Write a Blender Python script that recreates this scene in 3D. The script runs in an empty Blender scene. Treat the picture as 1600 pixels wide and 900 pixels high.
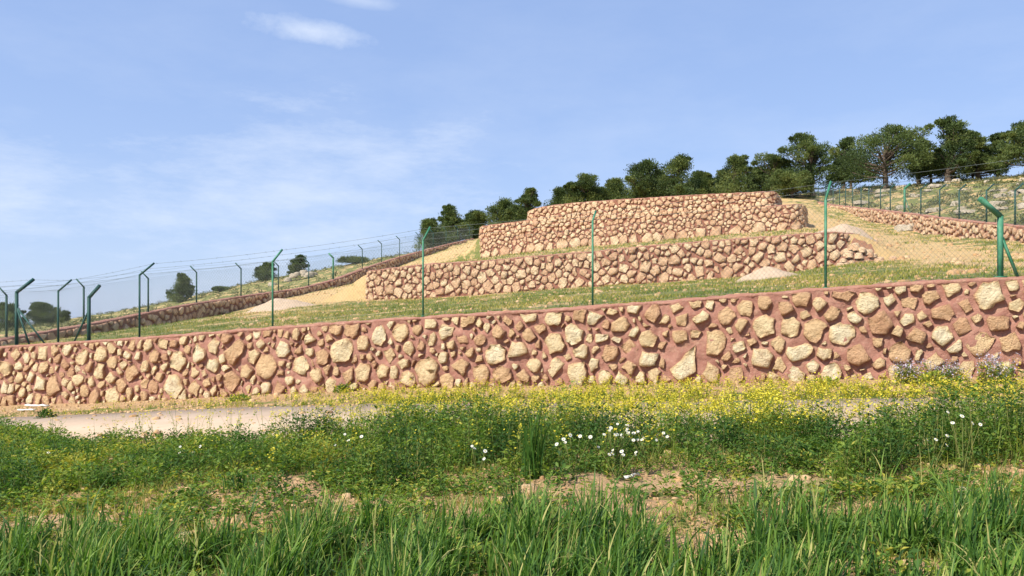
import bpy, math, random
import numpy as np
from mathutils import noise as mnoise, Vector

rng = np.random.default_rng(11)
random.seed(11)
SC = bpy.context.scene
COL = SC.collection

# ------------------------------------------------------------------ camera
F = 1256.0            # focal length in photo pixels (1600 wide)
E = 1.55              # eye height
cam = bpy.data.cameras.new('camera')
cam.sensor_width = 36.0
cam.lens = 36.0 * F / 1600.0
cam.shift_y = 50.0 / 1600.0
cam.clip_start = 0.05
cam.clip_end = 20000
cam_o = bpy.data.objects.new('camera', cam)
cam_o.location = (0, 0, E)
cam_o.rotation_euler = (math.radians(90), 0, 0)
COL.objects.link(cam_o)
SC.camera = cam_o

# ------------------------------------------------------------------ light
SUN = Vector((-0.66, -0.50, 0.92)).normalized()      # towards the sun
el = math.asin(SUN.z)
az = math.atan2(SUN.x, SUN.y)
world = bpy.data.worlds.new('World')
SC.world = world
world.use_nodes = True
wt = world.node_tree
wt.nodes.clear()


def N(t, kind, **kw):
    n = t.nodes.new(kind)
    for k, v in kw.items():
        if k.startswith('i_'):
            key = k[2:]
            n.inputs[int(key) if key.isdigit() else key.replace('_', ' ')].default_value = v
        else:
            setattr(n, k, v)
    return n


def L(t, a, b):
    t.links.new(a, b)


def MATH(t, op, a, b=None, c=None, clamp=False):
    n = t.nodes.new('ShaderNodeMath')
    n.operation = op
    n.use_clamp = clamp
    for i, x in enumerate((a, b, c)):
        if x is None:
            continue
        if isinstance(x, (int, float)):
            n.inputs[i].default_value = x
        else:
            t.links.new(x, n.inputs[i])
    return n.outputs[0]


def MIX(t, fac, a, b):
    n = t.nodes.new('ShaderNodeMix')
    n.data_type = 'RGBA'
    for sock, x in ((n.inputs[0], fac), (n.inputs[6], a), (n.inputs[7], b)):
        if isinstance(x, (int, float)):
            sock.default_value = x
        elif isinstance(x, tuple):
            sock.default_value = x if len(x) == 4 else (*x, 1)
        else:
            t.links.new(x, sock)
    return n.outputs[2]


SKY_STRENGTH = 0.115
sky = N(wt, 'ShaderNodeTexSky', sky_type='NISHITA', sun_disc=False)
sky.sun_elevation = el
sky.sun_rotation = az
sky.altitude = 600
sky.air_density = 1.0
sky.dust_density = 1.3
sky.ozone_density = 2.0
bg = N(wt, 'ShaderNodeBackground')
bg.inputs[1].default_value = SKY_STRENGTH
wo = N(wt, 'ShaderNodeOutputWorld')
tc = N(wt, 'ShaderNodeTexCoord')
DIR = tc.outputs['Generated']


def pdir(px, py):
    return Vector(((px - 800) / F, 1.0, (500 - py) / F)).normalized()


def VDOT(v, vec):
    n = wt.nodes.new('ShaderNodeVectorMath')
    n.operation = 'DOT_PRODUCT'
    L(wt, v, n.inputs[0])
    n.inputs[1].default_value = vec
    return n.outputs['Value']


def wnoise(scale, vscale, detail=6, rough=0.6, rot=(0, 0, 0)):
    m = N(wt, 'ShaderNodeMapping')
    m.inputs['Scale'].default_value = vscale
    m.inputs['Rotation'].default_value = rot
    L(wt, DIR, m.inputs['Vector'])
    n = N(wt, 'ShaderNodeTexNoise', i_Scale=scale, i_Detail=detail, i_Roughness=rough)
    L(wt, m.outputs[0], n.inputs['Vector'])
    return n.outputs['Fac']


def blob(p0, p1, half_w, soft, nz, amp):
    """soft elongated patch of cloud between two directions"""
    a, b = pdir(*p0), pdir(*p1)
    c = ((a + b) / 2).normalized()
    e1 = (b - a).normalized()
    e2 = c.cross(e1).normalized()
    half_l = (b - a).length / 2
    s = MATH(wt, 'DIVIDE', MATH(wt, 'SUBTRACT', VDOT(DIR, e1), c.dot(e1)), half_l)
    t = MATH(wt, 'DIVIDE', MATH(wt, 'SUBTRACT', VDOT(DIR, e2), c.dot(e2)), half_w)
    r = MATH(wt, 'SQRT', MATH(wt, 'ADD', MATH(wt, 'MULTIPLY', s, s), MATH(wt, 'MULTIPLY', t, t)))
    r = MATH(wt, 'ADD', r, MATH(wt, 'MULTIPLY', MATH(wt, 'SUBTRACT', nz, 0.5), amp))
    front = MATH(wt, 'GREATER_THAN', VDOT(DIR, c), 0.5)
    v = MATH(wt, 'DIVIDE', MATH(wt, 'SUBTRACT', 1.0, r), soft, clamp=True)
    v = MATH(wt, 'SMOOTH_MIN', v, 1.0, 0.2)
    return MATH(wt, 'MULTIPLY', v, front)


nz1 = wnoise(5.0, (1.0, 1.0, 3.0), 7, 0.62)
nz2 = wnoise(16.0, (1.0, 1.0, 2.0), 5, 0.6)
zc = N(wt, 'ShaderNodeSeparateXYZ')
L(wt, DIR, zc.inputs[0])
low = MATH(wt, 'SUBTRACT', 1.0, MATH(wt, 'DIVIDE', MATH(wt, 'ABSOLUTE', zc.outputs[2]), 0.36), clamp=True)
cir = MATH(wt, 'MULTIPLY', MATH(wt, 'SUBTRACT', nz1, 0.42), 2.4, clamp=True)
cir = MATH(wt, 'MULTIPLY', cir, MATH(wt, 'ADD', 0.10, MATH(wt, 'MULTIPLY', low, 0.30)))
c1 = blob((385, 29), (592, 67), 0.0150, 1.0, wnoise(34.0, (1.0, 1.0, 1.6), 6, 0.6), 1.2)
c2 = blob((500, -8), (620, 8), 0.010, 0.8, nz2, 0.9)
nz3 = wnoise(9.0, (1.0, 1.0, 3.6), 8, 0.68)
c3 = blob((120, 330), (760, 265), 0.095, 1.3, nz3, 3.0)
c4 = blob((-200, 260), (160, 300), 0.075, 1.3, nz3, 3.0)
cl = MATH(wt, 'MULTIPLY', c1, 0.72)
cl = MATH(wt, 'MAXIMUM', cl, MATH(wt, 'MULTIPLY', c2, 0.4))
cl = MATH(wt, 'MAXIMUM', cl, MATH(wt, 'MULTIPLY', c3, 0.50))
cl = MATH(wt, 'MAXIMUM', cl, MATH(wt, 'MULTIPLY', c4, 0.5))
cl = MATH(wt, 'ADD', cl, cir, clamp=True)
cl = MATH(wt, 'ADD', cl, MATH(wt, 'MULTIPLY', MATH(wt, 'POWER', low, 2.0), 0.30), clamp=True)
veil = MIX(wt, 0.66, sky.outputs[0], (2.1, 2.95, 5.1))      # thin high haze over the whole sky
colr = MIX(wt, cl, veil, (4.5, 5.0, 5.9))
L(wt, colr, bg.inputs[0])
L(wt, bg.outputs[0], wo.inputs[0])

sl = bpy.data.lights.new('sun', 'SUN')
sl.energy = 4.5
sl.angle = math.radians(0.55)
sl.color = (1.0, 0.94, 0.84)
so = bpy.data.objects.new('sun', sl)
so.rotation_euler = SUN.to_track_quat('Z', 'Y').to_euler()
COL.objects.link(so)

SC.render.engine = 'CYCLES'
SC.view_settings.view_transform = 'Standard'
SC.view_settings.look = 'None'
SC.view_settings.exposure = 0.68
SC.view_settings.gamma = 1.0
SC.view_settings.use_curve_mapping = False
SC.cycles.max_bounces = 6
SC.cycles.transparent_max_bounces = 8

# ------------------------------------------------------------------ frames
CU, SU = 0.9234, 0.3839           # u runs along the terrace walls, v goes up the hill


def xy(u, v):
    return CU * u + SU * v, -SU * u + CU * v


def uv(x, y):
    return CU * x - SU * y, SU * x + CU * y


def on_v(px, v):
    """ground position on the line v seen at photo column px"""
    k = (px - 800) / F
    Y = v / (SU * k + CU)
    return k * Y, Y


def zpix(py, Y):
    return E + (500 - py) / F * Y


def prof(v, pts):
    us, zs = [], []
    for px, py in pts:
        x, y = on_v(px, v)
        us.append(uv(x, y)[0])
        zs.append(zpix(py, y))
    return np.array(us), np.array(zs)


def fbm(x, y, z=0.0, oct=3):
    return mnoise.fractal(Vector((x, y, z)), 0.8, 2.0, oct)


def fbm_arr(x, y, z=0.0, oct=3):
    return np.array([fbm(a, b, z, oct) for a, b in zip(np.ravel(x), np.ravel(y))]).reshape(np.shape(x))


# ------------------------------------------------------------------ mesh helpers
def link(o, parent=None, **props):
    COL.objects.link(o)
    if parent is not None:
        o.parent = parent
    for k, v in props.items():
        if v is not None:
            o[k] = v
    return o


def empty(name, loc, label, cat, group=None):
    o = bpy.data.objects.new(name, None)
    o.location = loc
    o.empty_display_size = 0.2
    return link(o, None, label=label, category=cat, group=group)


def npmesh(name, V, Fs, mat, smooth=False, tint=None, attrs=None):
    """V (n,3); Fs list of int arrays (m,k)"""
    me = bpy.data.meshes.new(name)
    V = np.asarray(V, dtype=np.float32)
    if not isinstance(Fs, list):
        Fs = [Fs]
    Fs = [np.asarray(f, dtype=np.int32) for f in Fs if len(f)]
    me.vertices.add(len(V))
    me.vertices.foreach_set('co', V.ravel())
    loops = np.concatenate([f.ravel() for f in Fs])
    tot = np.concatenate([np.full(len(f), f.shape[1], dtype=np.int32) for f in Fs])
    start = np.concatenate([[0], np.cumsum(tot)[:-1]]).astype(np.int32)
    me.loops.add(len(loops))
    me.loops.foreach_set('vertex_index', loops)
    me.polygons.add(len(tot))
    me.polygons.foreach_set('loop_start', start)
    me.polygons.foreach_set('loop_total', tot)
    if smooth:
        me.polygons.foreach_set('use_smooth', np.ones(len(tot), dtype=bool))
    a = dict(attrs or {})
    if tint is not None:
        a['tint'] = tint
    for k, vals in a.items():
        at = me.attributes.new(k, 'FLOAT', 'POINT')
        vals = np.broadcast_to(np.asarray(vals, dtype=np.float32), (len(V),)).copy()
        at.data.foreach_set('value', vals)
    me.update(calc_edges=True)
    if mat is not None:
        me.materials.append(mat)
    return me


def mobj(name, V, Fs, mat, parent=None, smooth=False, tint=None, attrs=None, loc=None, **props):
    me = npmesh(name, V, Fs, mat, smooth, tint, attrs)
    o = bpy.data.objects.new(name, me)
    if loc is not None:
        o.location = loc
    return link(o, parent, **props)


class Soup:
    """collects pieces of mesh into one"""
    def __init__(self):
        self.V, self.Fq, self.Ft, self.T, self.n = [], [], [], [], 0

    def add(self, V, F, tint=0.5):
        V = np.asarray(V, dtype=np.float32)
        F = np.asarray(F, dtype=np.int64)
        (self.Fq if F.shape[1] == 4 else self.Ft).append(F + self.n)
        self.V.append(V)
        self.T.append(np.broadcast_to(np.asarray(tint, dtype=np.float32), (len(V),)))
        self.n += len(V)

    def obj(self, name, mat, parent=None, smooth=False, origin=None, **props):
        V = np.concatenate(self.V)
        if origin is not None:
            V = V - np.asarray(origin, dtype=np.float32)
        Fs = []
        if self.Fq:
            Fs.append(np.concatenate(self.Fq))
        if self.Ft:
            Fs.append(np.concatenate(self.Ft))
        return mobj(name, V, Fs, mat, parent, smooth, np.concatenate(self.T), **props)


def tube(points, radii, sides=6, cap=True):
    P = np.asarray(points, dtype=float)
    R = np.broadcast_to(np.asarray(radii, dtype=float), (len(P),))
    V, Fq = [], []
    for i, p in enumerate(P):
        d = P[min(i + 1, len(P) - 1)] - P[max(i - 1, 0)]
        d = d / (np.linalg.norm(d) + 1e-9)
        a = np.cross(d, (0.0, 0.0, 1.0) if abs(d[2]) < 0.9 else (1.0, 0.0, 0.0))
        a /= np.linalg.norm(a)
        b = np.cross(d, a)
        for k in range(sides):
            t = 2 * math.pi * k / sides
            V.append(p + R[i] * (math.cos(t) * a + math.sin(t) * b))
    for i in range(len(P) - 1):
        for k in range(sides):
            k2 = (k + 1) % sides
            Fq.append((i * sides + k, i * sides + k2, (i + 1) * sides + k2, (i + 1) * sides + k))
    if cap:
        for i in (0, len(P) - 1):
            c = len(V)
            V.append(P[i])
            for k in range(0, sides):
                k2 = (k + 1) % sides
                Fq.append((c, i * sides + k, i * sides + k2, c))
    V = np.array(V)
    quads = [f for f in Fq if f[0] != f[3]]
    tris = [f[:3] for f in Fq if f[0] == f[3]]
    return V, np.array(quads), (np.array(tris) if tris else np.zeros((0, 3), int))


def sadd_tube(s, points, radii, sides=6, tint=0.5, cap=True):
    V, q, t = tube(points, radii, sides, cap)
    base = s.n
    s.add(V, q, tint)
    if len(t):
        s.Ft.append(t + base)


def beam(a, b, wx, wy, side):
    """rectangular bar from a to b; side = horizontal direction of wx"""
    a, b = np.asarray(a, float), np.asarray(b, float)
    d = (b - a) / np.linalg.norm(b - a)
    s = np.asarray(side, float)
    s = s - d * s.dot(d)
    s /= np.linalg.norm(s)
    t = np.cross(d, s)
    V = []
    for p in (a, b):
        for i, j in ((-1, -1), (1, -1), (1, 1), (-1, 1)):
            V.append(p + s * i * wx / 2 + t * j * wy / 2)
    Fq = [(0, 3, 2, 1), (4, 5, 6, 7)] + [(i, (i + 1) % 4, 4 + (i + 1) % 4, 4 + i) for i in range(4)]
    return np.array(V), np.array(Fq)


# ------------------------------------------------------------------ materials
def new_mat(name):
    m = bpy.data.materials.new(name)
    m.use_nodes = True
    t = m.node_tree
    p = t.nodes['Principled BSDF']
    p.inputs['Roughness'].default_value = 0.9
    p.inputs['Specular IOR Level'].default_value = 0.2
    return m, t, p


def tnoise(t, scale, detail=4, rough=0.6, coord='Object', dist=0.0, vscale=None):
    c = N(t, 'ShaderNodeTexCoord')
    src = c.outputs[coord]
    if coord == 'Geo':
        src = N(t, 'ShaderNodeNewGeometry').outputs['Position']
    n = N(t, 'ShaderNodeTexNoise', i_Scale=scale, i_Detail=detail, i_Roughness=rough, i_Distortion=dist)
    if vscale:
        m = N(t, 'ShaderNodeMapping')
        m.inputs['Scale'].default_value = vscale
        L(t, src, m.inputs[0])
        src = m.outputs[0]
    L(t, src, n.inputs['Vector'])
    return n.outputs['Fac']


def gnoise(t, scale, detail=4, rough=0.6, dist=0.0, vscale=None):
    g = N(t, 'ShaderNodeNewGeometry')
    src = g.outputs['Position']
    if vscale:
        m = N(t, 'ShaderNodeMapping')
        m.inputs['Scale'].default_value = vscale
        L(t, src, m.inputs[0])
        src = m.outputs[0]
    n = N(t, 'ShaderNodeTexNoise', i_Scale=scale, i_Detail=detail, i_Roughness=rough, i_Distortion=dist)
    L(t, src, n.inputs['Vector'])
    return n.outputs['Fac']


def ramp(t, fac, stops):
    r = N(t, 'ShaderNodeValToRGB')
    els = r.color_ramp.elements
    els[0].position, els[1].position = stops[0][0], stops[-1][0]
    els[0].color = (*stops[0][1], 1)
    els[1].color = (*stops[-1][1], 1)
    for pos, c in stops[1:-1]:
        e = els.new(pos)
        e.color = (*c, 1)
    L(t, fac, r.inputs[0])
    return r.outputs[0]


def attr(t, name):
    return N(t, 'ShaderNodeAttribute', attribute_name=name).outputs['Fac']


def bump(t, p, h, strength, dist):
    b = N(t, 'ShaderNodeBump', i_Strength=strength, i_Distance=dist)
    L(t, h, b.inputs['Height'])
    L(t, b.outputs[0], p.inputs['Normal'])


def contrast(t, x, lo, hi):
    n = N(t, 'ShaderNodeMapRange')
    n.inputs['From Min'].default_value = lo
    n.inputs['From Max'].default_value = hi
    L(t, x, n.inputs[0])
    return n.outputs[0]


def stone_material(name, stops, smear):
    m, t, p = new_mat(name)
    base = ramp(t, attr(t, 'tint'), stops)
    n1 = contrast(t, gnoise(t, 7.0, 5, 0.65), 0.35, 0.68)
    c = MIX(t, MATH(t, 'MULTIPLY', n1, 0.40), base, (0.60, 0.37, 0.19))
    n2 = contrast(t, gnoise(t, 26.0, 4, 0.7), 0.56, 0.74)
    c = MIX(t, MATH(t, 'MULTIPLY', n2, 0.42), c, (0.30, 0.17, 0.09))
    n3 = contrast(t, gnoise(t, 2.6, 5, 0.7), 0.50, 0.70)
    c = MIX(t, MATH(t, 'MULTIPLY', n3, smear), c, (0.36, 0.135, 0.075))
    L(t, c, p.inputs['Base Color'])
    h = MATH(t, 'ADD', MATH(t, 'MULTIPLY', gnoise(t, 14.0, 6, 0.68), 1.0), MATH(t, 'MULTIPLY', gnoise(t, 55.0, 3, 0.6), 0.35))
    bump(t, p, h, 1.0, 0.11)
    return m


M_STONE = stone_material('pale_stone', [(0.0, (0.36, 0.175, 0.12)), (0.22, (0.58, 0.34, 0.20)), (0.5, (0.72, 0.50, 0.275)), (0.8, (0.82, 0.67, 0.39)), (1.0, (0.86, 0.77, 0.52))], 0.38)
M_STONE2 = stone_material('pink_stone', [(0.0, (0.36, 0.175, 0.12)), (0.22, (0.58, 0.355, 0.225)), (0.55, (0.71, 0.48, 0.30)), (0.8, (0.78, 0.58, 0.37)), (1.0, (0.82, 0.68, 0.44))], 0.28)


def mortar_material(name, a, b, c3):
    m, t, p = new_mat(name)
    n1 = contrast(t, gnoise(t, 1.6, 6, 0.65), 0.3, 0.7)
    c = MIX(t, n1, a, b)
    n2 = contrast(t, gnoise(t, 12.0, 5, 0.7), 0.5, 0.75)
    c = MIX(t, MATH(t, 'MULTIPLY', n2, 0.75), c, c3)
    n3 = contrast(t, gnoise(t, 4.2, 6, 0.75, dist=0.6), 0.54, 0.70)
    c = MIX(t, MATH(t, 'MULTIPLY', n3, 0.55), c, tuple(0.5 * q + 0.5 * w_ for q, w_ in zip(c3, (0.52, 0.36, 0.22))))
    L(t, c, p.inputs['Base Color'])
    h = MATH(t, 'ADD', gnoise(t, 9.0, 6, 0.7), MATH(t, 'MULTIPLY', gnoise(t, 60.0, 3, 0.6), 0.4))
    bump(t, p, h, 0.8, 0.05)
    return m


M_MORTAR = mortar_material('red_mortar', (0.31, 0.142, 0.105), (0.39, 0.20, 0.146), (0.48, 0.30, 0.215))
M_MORTAR2 = mortar_material('brown_mortar', (0.23, 0.095, 0.065), (0.31, 0.14, 0.094), (0.38, 0.21, 0.135))
M_CAP = mortar_material('coping_mortar', (0.29, 0.13, 0.092), (0.37, 0.19, 0.135), (0.47, 0.31, 0.22))


def ground_material(name, soil, soil2, green, green2, gscale):
    m, t, p = new_mat(name)
    g = attr(t, 'grass')
    n = gnoise(t, gscale, 6, 0.68)
    f = contrast(t, MATH(t, 'ADD', MATH(t, 'MULTIPLY', MATH(t, 'SUBTRACT', n, 0.5), 3.2), g), 0.36, 0.62)
    s = MIX(t, contrast(t, gnoise(t, 0.8, 6, 0.7), 0.3, 0.7), soil, soil2)
    s = MIX(t, MATH(t, 'MULTIPLY', contrast(t, gnoise(t, 9.0, 5, 0.75), 0.45, 0.75), 0.5), s, tuple(x * 0.62 for x in soil))
    gr = MIX(t, contrast(t, gnoise(t, 3.0, 5, 0.7), 0.3, 0.7), green, green2)
    L(t, MIX(t, f, s, gr), p.inputs['Base Color'])
    h = MATH(t, 'ADD', gnoise(t, 6.0, 6, 0.75), MATH(t, 'MULTIPLY', gnoise(t, 30.0, 4, 0.7), 0.5))
    bump(t, p, h, 1.0, 0.10)
    return m


M_FIELD = ground_material('field_soil', (0.50, 0.30, 0.145), (0.60, 0.40, 0.215), (0.13, 0.17, 0.035), (0.20, 0.20, 0.05), 2.2)
M_HILL = ground_material('hill_soil', (0.56, 0.37, 0.155), (0.62, 0.44, 0.22), (0.13, 0.16, 0.04), (0.24, 0.23, 0.075), 0.9)

M_ROAD, t, p = new_mat('road_concrete')
c = MIX(t, contrast(t, gnoise(t, 0.9, 6, 0.7), 0.3, 0.7), (0.40, 0.29, 0.20), (0.50, 0.385, 0.28))
c = MIX(t, MATH(t, 'MULTIPLY', contrast(t, gnoise(t, 14.0, 5, 0.7), 0.5, 0.75), 0.35), c, (0.40, 0.28, 0.18))
L(t, c, p.inputs['Base Color'])
bump(t, p, gnoise(t, 20.0, 5, 0.7), 0.5, 0.02)

M_PLAIN, t, p = new_mat('plain_land')
L(t, MIX(t, contrast(t, gnoise(t, 0.006, 6, 0.7), 0.35, 0.65), (0.11, 0.14, 0.06), (0.30, 0.26, 0.14)), p.inputs['Base Color'])


def leaf_material(name, stops, trans=0.3, rough=0.6, spec=0.25, tcol=1.3):
    m, t, p = new_mat(name)
    c = ramp(t, attr(t, 'tint'), stops)
    L(t, c, p.inputs['Base Color'])
    p.inputs['Roughness'].default_value = rough
    p.inputs['Specular IOR Level'].default_value = spec
    tr = N(t, 'ShaderNodeBsdfTranslucent')
    hs = N(t, 'ShaderNodeHueSaturation', i_Value=tcol, i_Saturation=1.1)
    L(t, c, hs.inputs['Color'])
    L(t, hs.outputs[0], tr.inputs[0])
    mx = N(t, 'ShaderNodeMixShader')
    mx.inputs[0].default_value = trans
    L(t, p.outputs[0], mx.inputs[1])
    L(t, tr.outputs[0], mx.inputs[2])
    L(t, mx.outputs[0], t.nodes['Material Output'].inputs[0])
    return m


M_WHEAT = leaf_material('wheat_leaf', [(0.0, (0.024, 0.066, 0.014)), (0.35, (0.070, 0.155, 0.024)), (0.75, (0.19, 0.30, 0.046)), (1.0, (0.44, 0.41, 0.14))], 0.36, 0.55, 0.22)
M_WEED = leaf_material('weed_leaf', [(0.0, (0.035, 0.085, 0.018)), (0.4, (0.090, 0.170, 0.028)), (0.75, (0.20, 0.28, 0.042)), (1.0, (0.40, 0.37, 0.06))], 0.38)
M_DRYGRASS = leaf_material('short_grass', [(0.0, (0.09, 0.16, 0.03)), (0.45, (0.21, 0.245, 0.045)), (0.8, (0.42, 0.36, 0.07)), (1.0, (0.54, 0.40, 0.14))], 0.3)
M_YELLOW = leaf_material('yellow_petal', [(0.0, (0.54, 0.45, 0.03)), (1.0, (0.74, 0.65, 0.07))], 0.3, tcol=1.0)
M_WHITE = leaf_material('white_petal', [(0.0, (0.72, 0.70, 0.62)), (1.0, (0.85, 0.84, 0.80))], 0.25, tcol=1.0)
M_LILAC = leaf_material('lilac_petal', [(0.0, (0.40, 0.36, 0.46)), (1.0, (0.66, 0.60, 0.68))], 0.25, tcol=1.0)
M_STEM = leaf_material('weed_stem', [(0.0, (0.10, 0.13, 0.03)), (1.0, (0.30, 0.27, 0.08))], 0.15)
M_PINE = leaf_material('pine_needles', [(0.0, (0.028, 0.046, 0.018)), (0.4, (0.062, 0.096, 0.030)), (0.75, (0.120, 0.162, 0.046)), (1.0, (0.19, 0.22, 0.065))], 0.30)
M_SCRUB = leaf_material('scrub_leaf', [(0.0, (0.060, 0.080, 0.030)), (0.5, (0.13, 0.14, 0.055)), (1.0, (0.27, 0.25, 0.11))], 0.2)

M_BARK, t, p = new_mat('pine_bark')
L(t, MIX(t, gnoise(t, 6.0, 5, 0.7, vscale=(1, 1, 0.25)), (0.05, 0.036, 0.026), (0.17, 0.13, 0.10)), p.inputs['Base Color'])
bump(t, p, gnoise(t, 12.0, 5, 0.7, vscale=(1, 1, 0.25)), 0.8, 0.05)


def paint_material(name, col, col2):
    m, t, p = new_mat(name)
    c = MIX(t, contrast(t, gnoise(t, 5.0, 5, 0.7), 0.35, 0.7), col, col2)
    c = MIX(t, MATH(t, 'MULTIPLY', contrast(t, gnoise(t, 22.0, 5, 0.75), 0.60, 0.70), 0.7), c, (0.20, 0.13, 0.085))
    L(t, c, p.inputs['Base Color'])
    p.inputs['Roughness'].default_value = 0.62
    p.inputs['Specular IOR Level'].default_value = 0.35
    bump(t, p, gnoise(t, 40.0, 3, 0.6), 0.2, 0.004)
    return m


M_GREEN = paint_material('green_post_paint', (0.015, 0.13, 0.065), (0.085, 0.25, 0.15))
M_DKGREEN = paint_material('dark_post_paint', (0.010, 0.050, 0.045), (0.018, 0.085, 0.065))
M_WIRE, t, p = new_mat('wire')
L(t, MIX(t, gnoise(t, 3.0, 2), (0.12, 0.15, 0.14), (0.22, 0.25, 0.23)), p.inputs['Base Color'])
p.inputs['Roughness'].default_value = 0.5
p.inputs['Metallic'].default_value = 0.3

M_SAND, t, p = new_mat('heap_sand')
c = MIX(t, contrast(t, gnoise(t, 3.0, 6, 0.7), 0.3, 0.7), (0.44, 0.32, 0.21), (0.54, 0.41, 0.29))
L(t, c, p.inputs['Base Color'])
bump(t, p, gnoise(t, 16.0, 6, 0.75), 0.8, 0.06)
M_ROCK, t, p = new_mat('limestone')
c = MIX(t, contrast(t, gnoise(t, 2.5, 6, 0.7), 0.3, 0.7), (0.33, 0.27, 0.19), (0.50, 0.43, 0.33))
c = MIX(t, MATH(t, 'MULTIPLY', contrast(t, gnoise(t, 11.0, 5, 0.7), 0.5, 0.7), 0.5), c, (0.24, 0.19, 0.13))
L(t, c, p.inputs['Base Color'])
bump(t, p, gnoise(t, 8.0, 6, 0.72), 0.9, 0.08)
M_PLANK, t, p = new_mat('weathered_board')
L(t, MIX(t, gnoise(t, 9.0, 4, 0.6, vscale=(0.3, 2, 2)), (0.55, 0.52, 0.47), (0.78, 0.76, 0.72)), p.inputs['Base Color'])
M_CLOD, t, p = new_mat('soil_clod')
c = MIX(t, attr(t, 'tint'), (0.40, 0.235, 0.105), (0.62, 0.43, 0.245))
L(t, MIX(t, MATH(t, 'MULTIPLY', gnoise(t, 30.0, 4, 0.7), 0.5), c, (0.34, 0.19, 0.09)), p.inputs['Base Color'])
bump(t, p, gnoise(t, 40.0, 5, 0.7), 0.8, 0.02)

# ------------------------------------------------------------------ terrain functions
V_F, V_M, V_U = 15.6, 35.9, 54.6
FRONT_TOP = [(-260, 556), (0, 541), (200, 528), (400, 513), (500, 505), (660, 494), (800, 486), (928, 478), (1100, 464), (1200, 456), (1300, 449), (1450, 438), (1600, 431), (1800, 422)]
FRONT_BASE = [(-260, 646), (0, 634), (200, 628), (400, 617), (600, 608), (800, 603), (1000, 601), (1200, 597), (1400, 592), (1600, 587), (1800, 584)]
ft_u, ft_z = prof(V_F, FRONT_TOP)
fb_u, fb_z = prof(V_F, FRONT_BASE)


def interp_ext(u, us, zs, sl, sr):
    z = np.interp(u, us, zs)
    z = z + np.where(u < us[0], (u - us[0]) * sl, 0) + np.where(u > us[-1], (u - us[-1]) * sr, 0)
    return z


def z_field(u, v):
    u = np.asarray(u, float)
    v = np.asarray(v, float)
    zb = sum(interp_ext(np.clip(u + d, -70, 60), fb_u, fb_z, 0.04, 0.03) for d in (-2, -1, 0, 1, 2)) / 5
    return zb - 0.030 * (V_F - np.maximum(v, -30))


WALL_M_TOP = [(572, 423), (660, 412), (750, 407), (850, 398), (925, 392), (1000, 384), (1150, 372), (1290, 362), (1343, 362)]
MID_LEFT = [(0, 524), (200, 500), (300, 491), (368, 485), (440, 479), (500, 473)]
MID_RIGHT = [(1410, 402), (1500, 404), (1600, 403), (1800, 396)]
ROWS = [
    (V_F + 0.25, None),
    (20.0, None),
    (V_M + 0.15, MID_LEFT + [(572, 468), (660, 466), (750, 461), (850, 453), (950, 446), (1050, 440), (1150, 434), (1250, 424), (1300, 415), (1350, 407)] + MID_RIGHT),
    (V_M + 0.40, MID_LEFT + [(545, 448)] + [(a, b + 4) for a, b in WALL_M_TOP] + [(1372, 382)] + MID_RIGHT),
    (V_U + 0.15, [(0, 520), (225, 492), (400, 466), (480, 453), (563, 441), (640, 427), (700, 414), (755, 404), (800, 398), (900, 386), (1000, 379), (1100, 370), (1200, 362), (1250, 357), (1300, 359), (1454, 370), (1600, 331), (1800, 310)]),
    (V_U + 0.45, [(0, 520), (225, 492), (400, 466), (480, 453), (563, 441), (640, 427), (700, 410), (740, 384), (757, 362), (828, 348), (1000, 328), (1200, 326), (1222, 334), (1240, 352), (1262, 357), (1300, 359), (1454, 370), (1600, 331), (1800, 310)]),
    (70.0, [(0, 516), (225, 482), (400, 443), (550, 418), (620, 410), (656, 403), (700, 393), (750, 381), (850, 352), (1000, 330), (1150, 328), (1250, 330), (1300, 340), (1357, 348), (1450, 326), (1600, 302), (1800, 278)]),
    (86.0, [(0, 517), (225, 486), (400, 440), (550, 414), (660, 394), (700, 385), (750, 376), (850, 348), (1000, 325), (1200, 316), (1255, 319), (1290, 326), (1310, 318), (1400, 303), (1600, 281), (1800, 262)]),
    (104.0, [(0, 520), (225, 492), (400, 445), (550, 420), (660, 396), (750, 372), (850, 347), (1000, 322), (1200, 306), (1300, 297), (1400, 290), (1500, 283), (1600, 274), (1800, 258)]),
]
row_v, row_f = [], []
for v, pts in ROWS:
    row_v.append(v)
    if pts is None:
        row_f.append(None)
    else:
        row_f.append(prof(v, pts))
ZFT = lambda u: interp_ext(np.clip(u, -70, 60), ft_u, ft_z - 0.12, 0.05, 0.04)
UG = np.arange(-160, 121, 0.25)


def smooth1(z, k):
    w = np.hanning(2 * k + 3)[1:-1]
    w /= w.sum()
    return np.convolve(np.pad(z, k, mode='edge'), w, mode='valid')


ROWZ = []
for v, fr in zip(row_v, row_f):
    if fr is None:
        z = ZFT(UG)
        out = 1 / (1 + np.exp((UG + 30) * 2.0))          # left of the corner there is no wall
        z = z * (1 - out) + (z_field(UG, np.full_like(UG, V_F))) * out
        if v > 19:
            z = z + 0.22
    else:
        z = interp_ext(UG, fr[0], fr[1], 0.06, 0.05)
        k = 2 if (v < 36.5 and v > 36.2) or 55 < v < 55.2 else 8
        z = smooth1(z, k)
    ROWZ.append(z)
row_v += [135.0, 220.0, 420.0]
ROWZ += [ROWZ[-1] - 5.0, np.full_like(UG, -12.0), np.full_like(UG, -24.0)]
row_v = np.array(row_v)
ROWZ = np.array(ROWZ)


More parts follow.
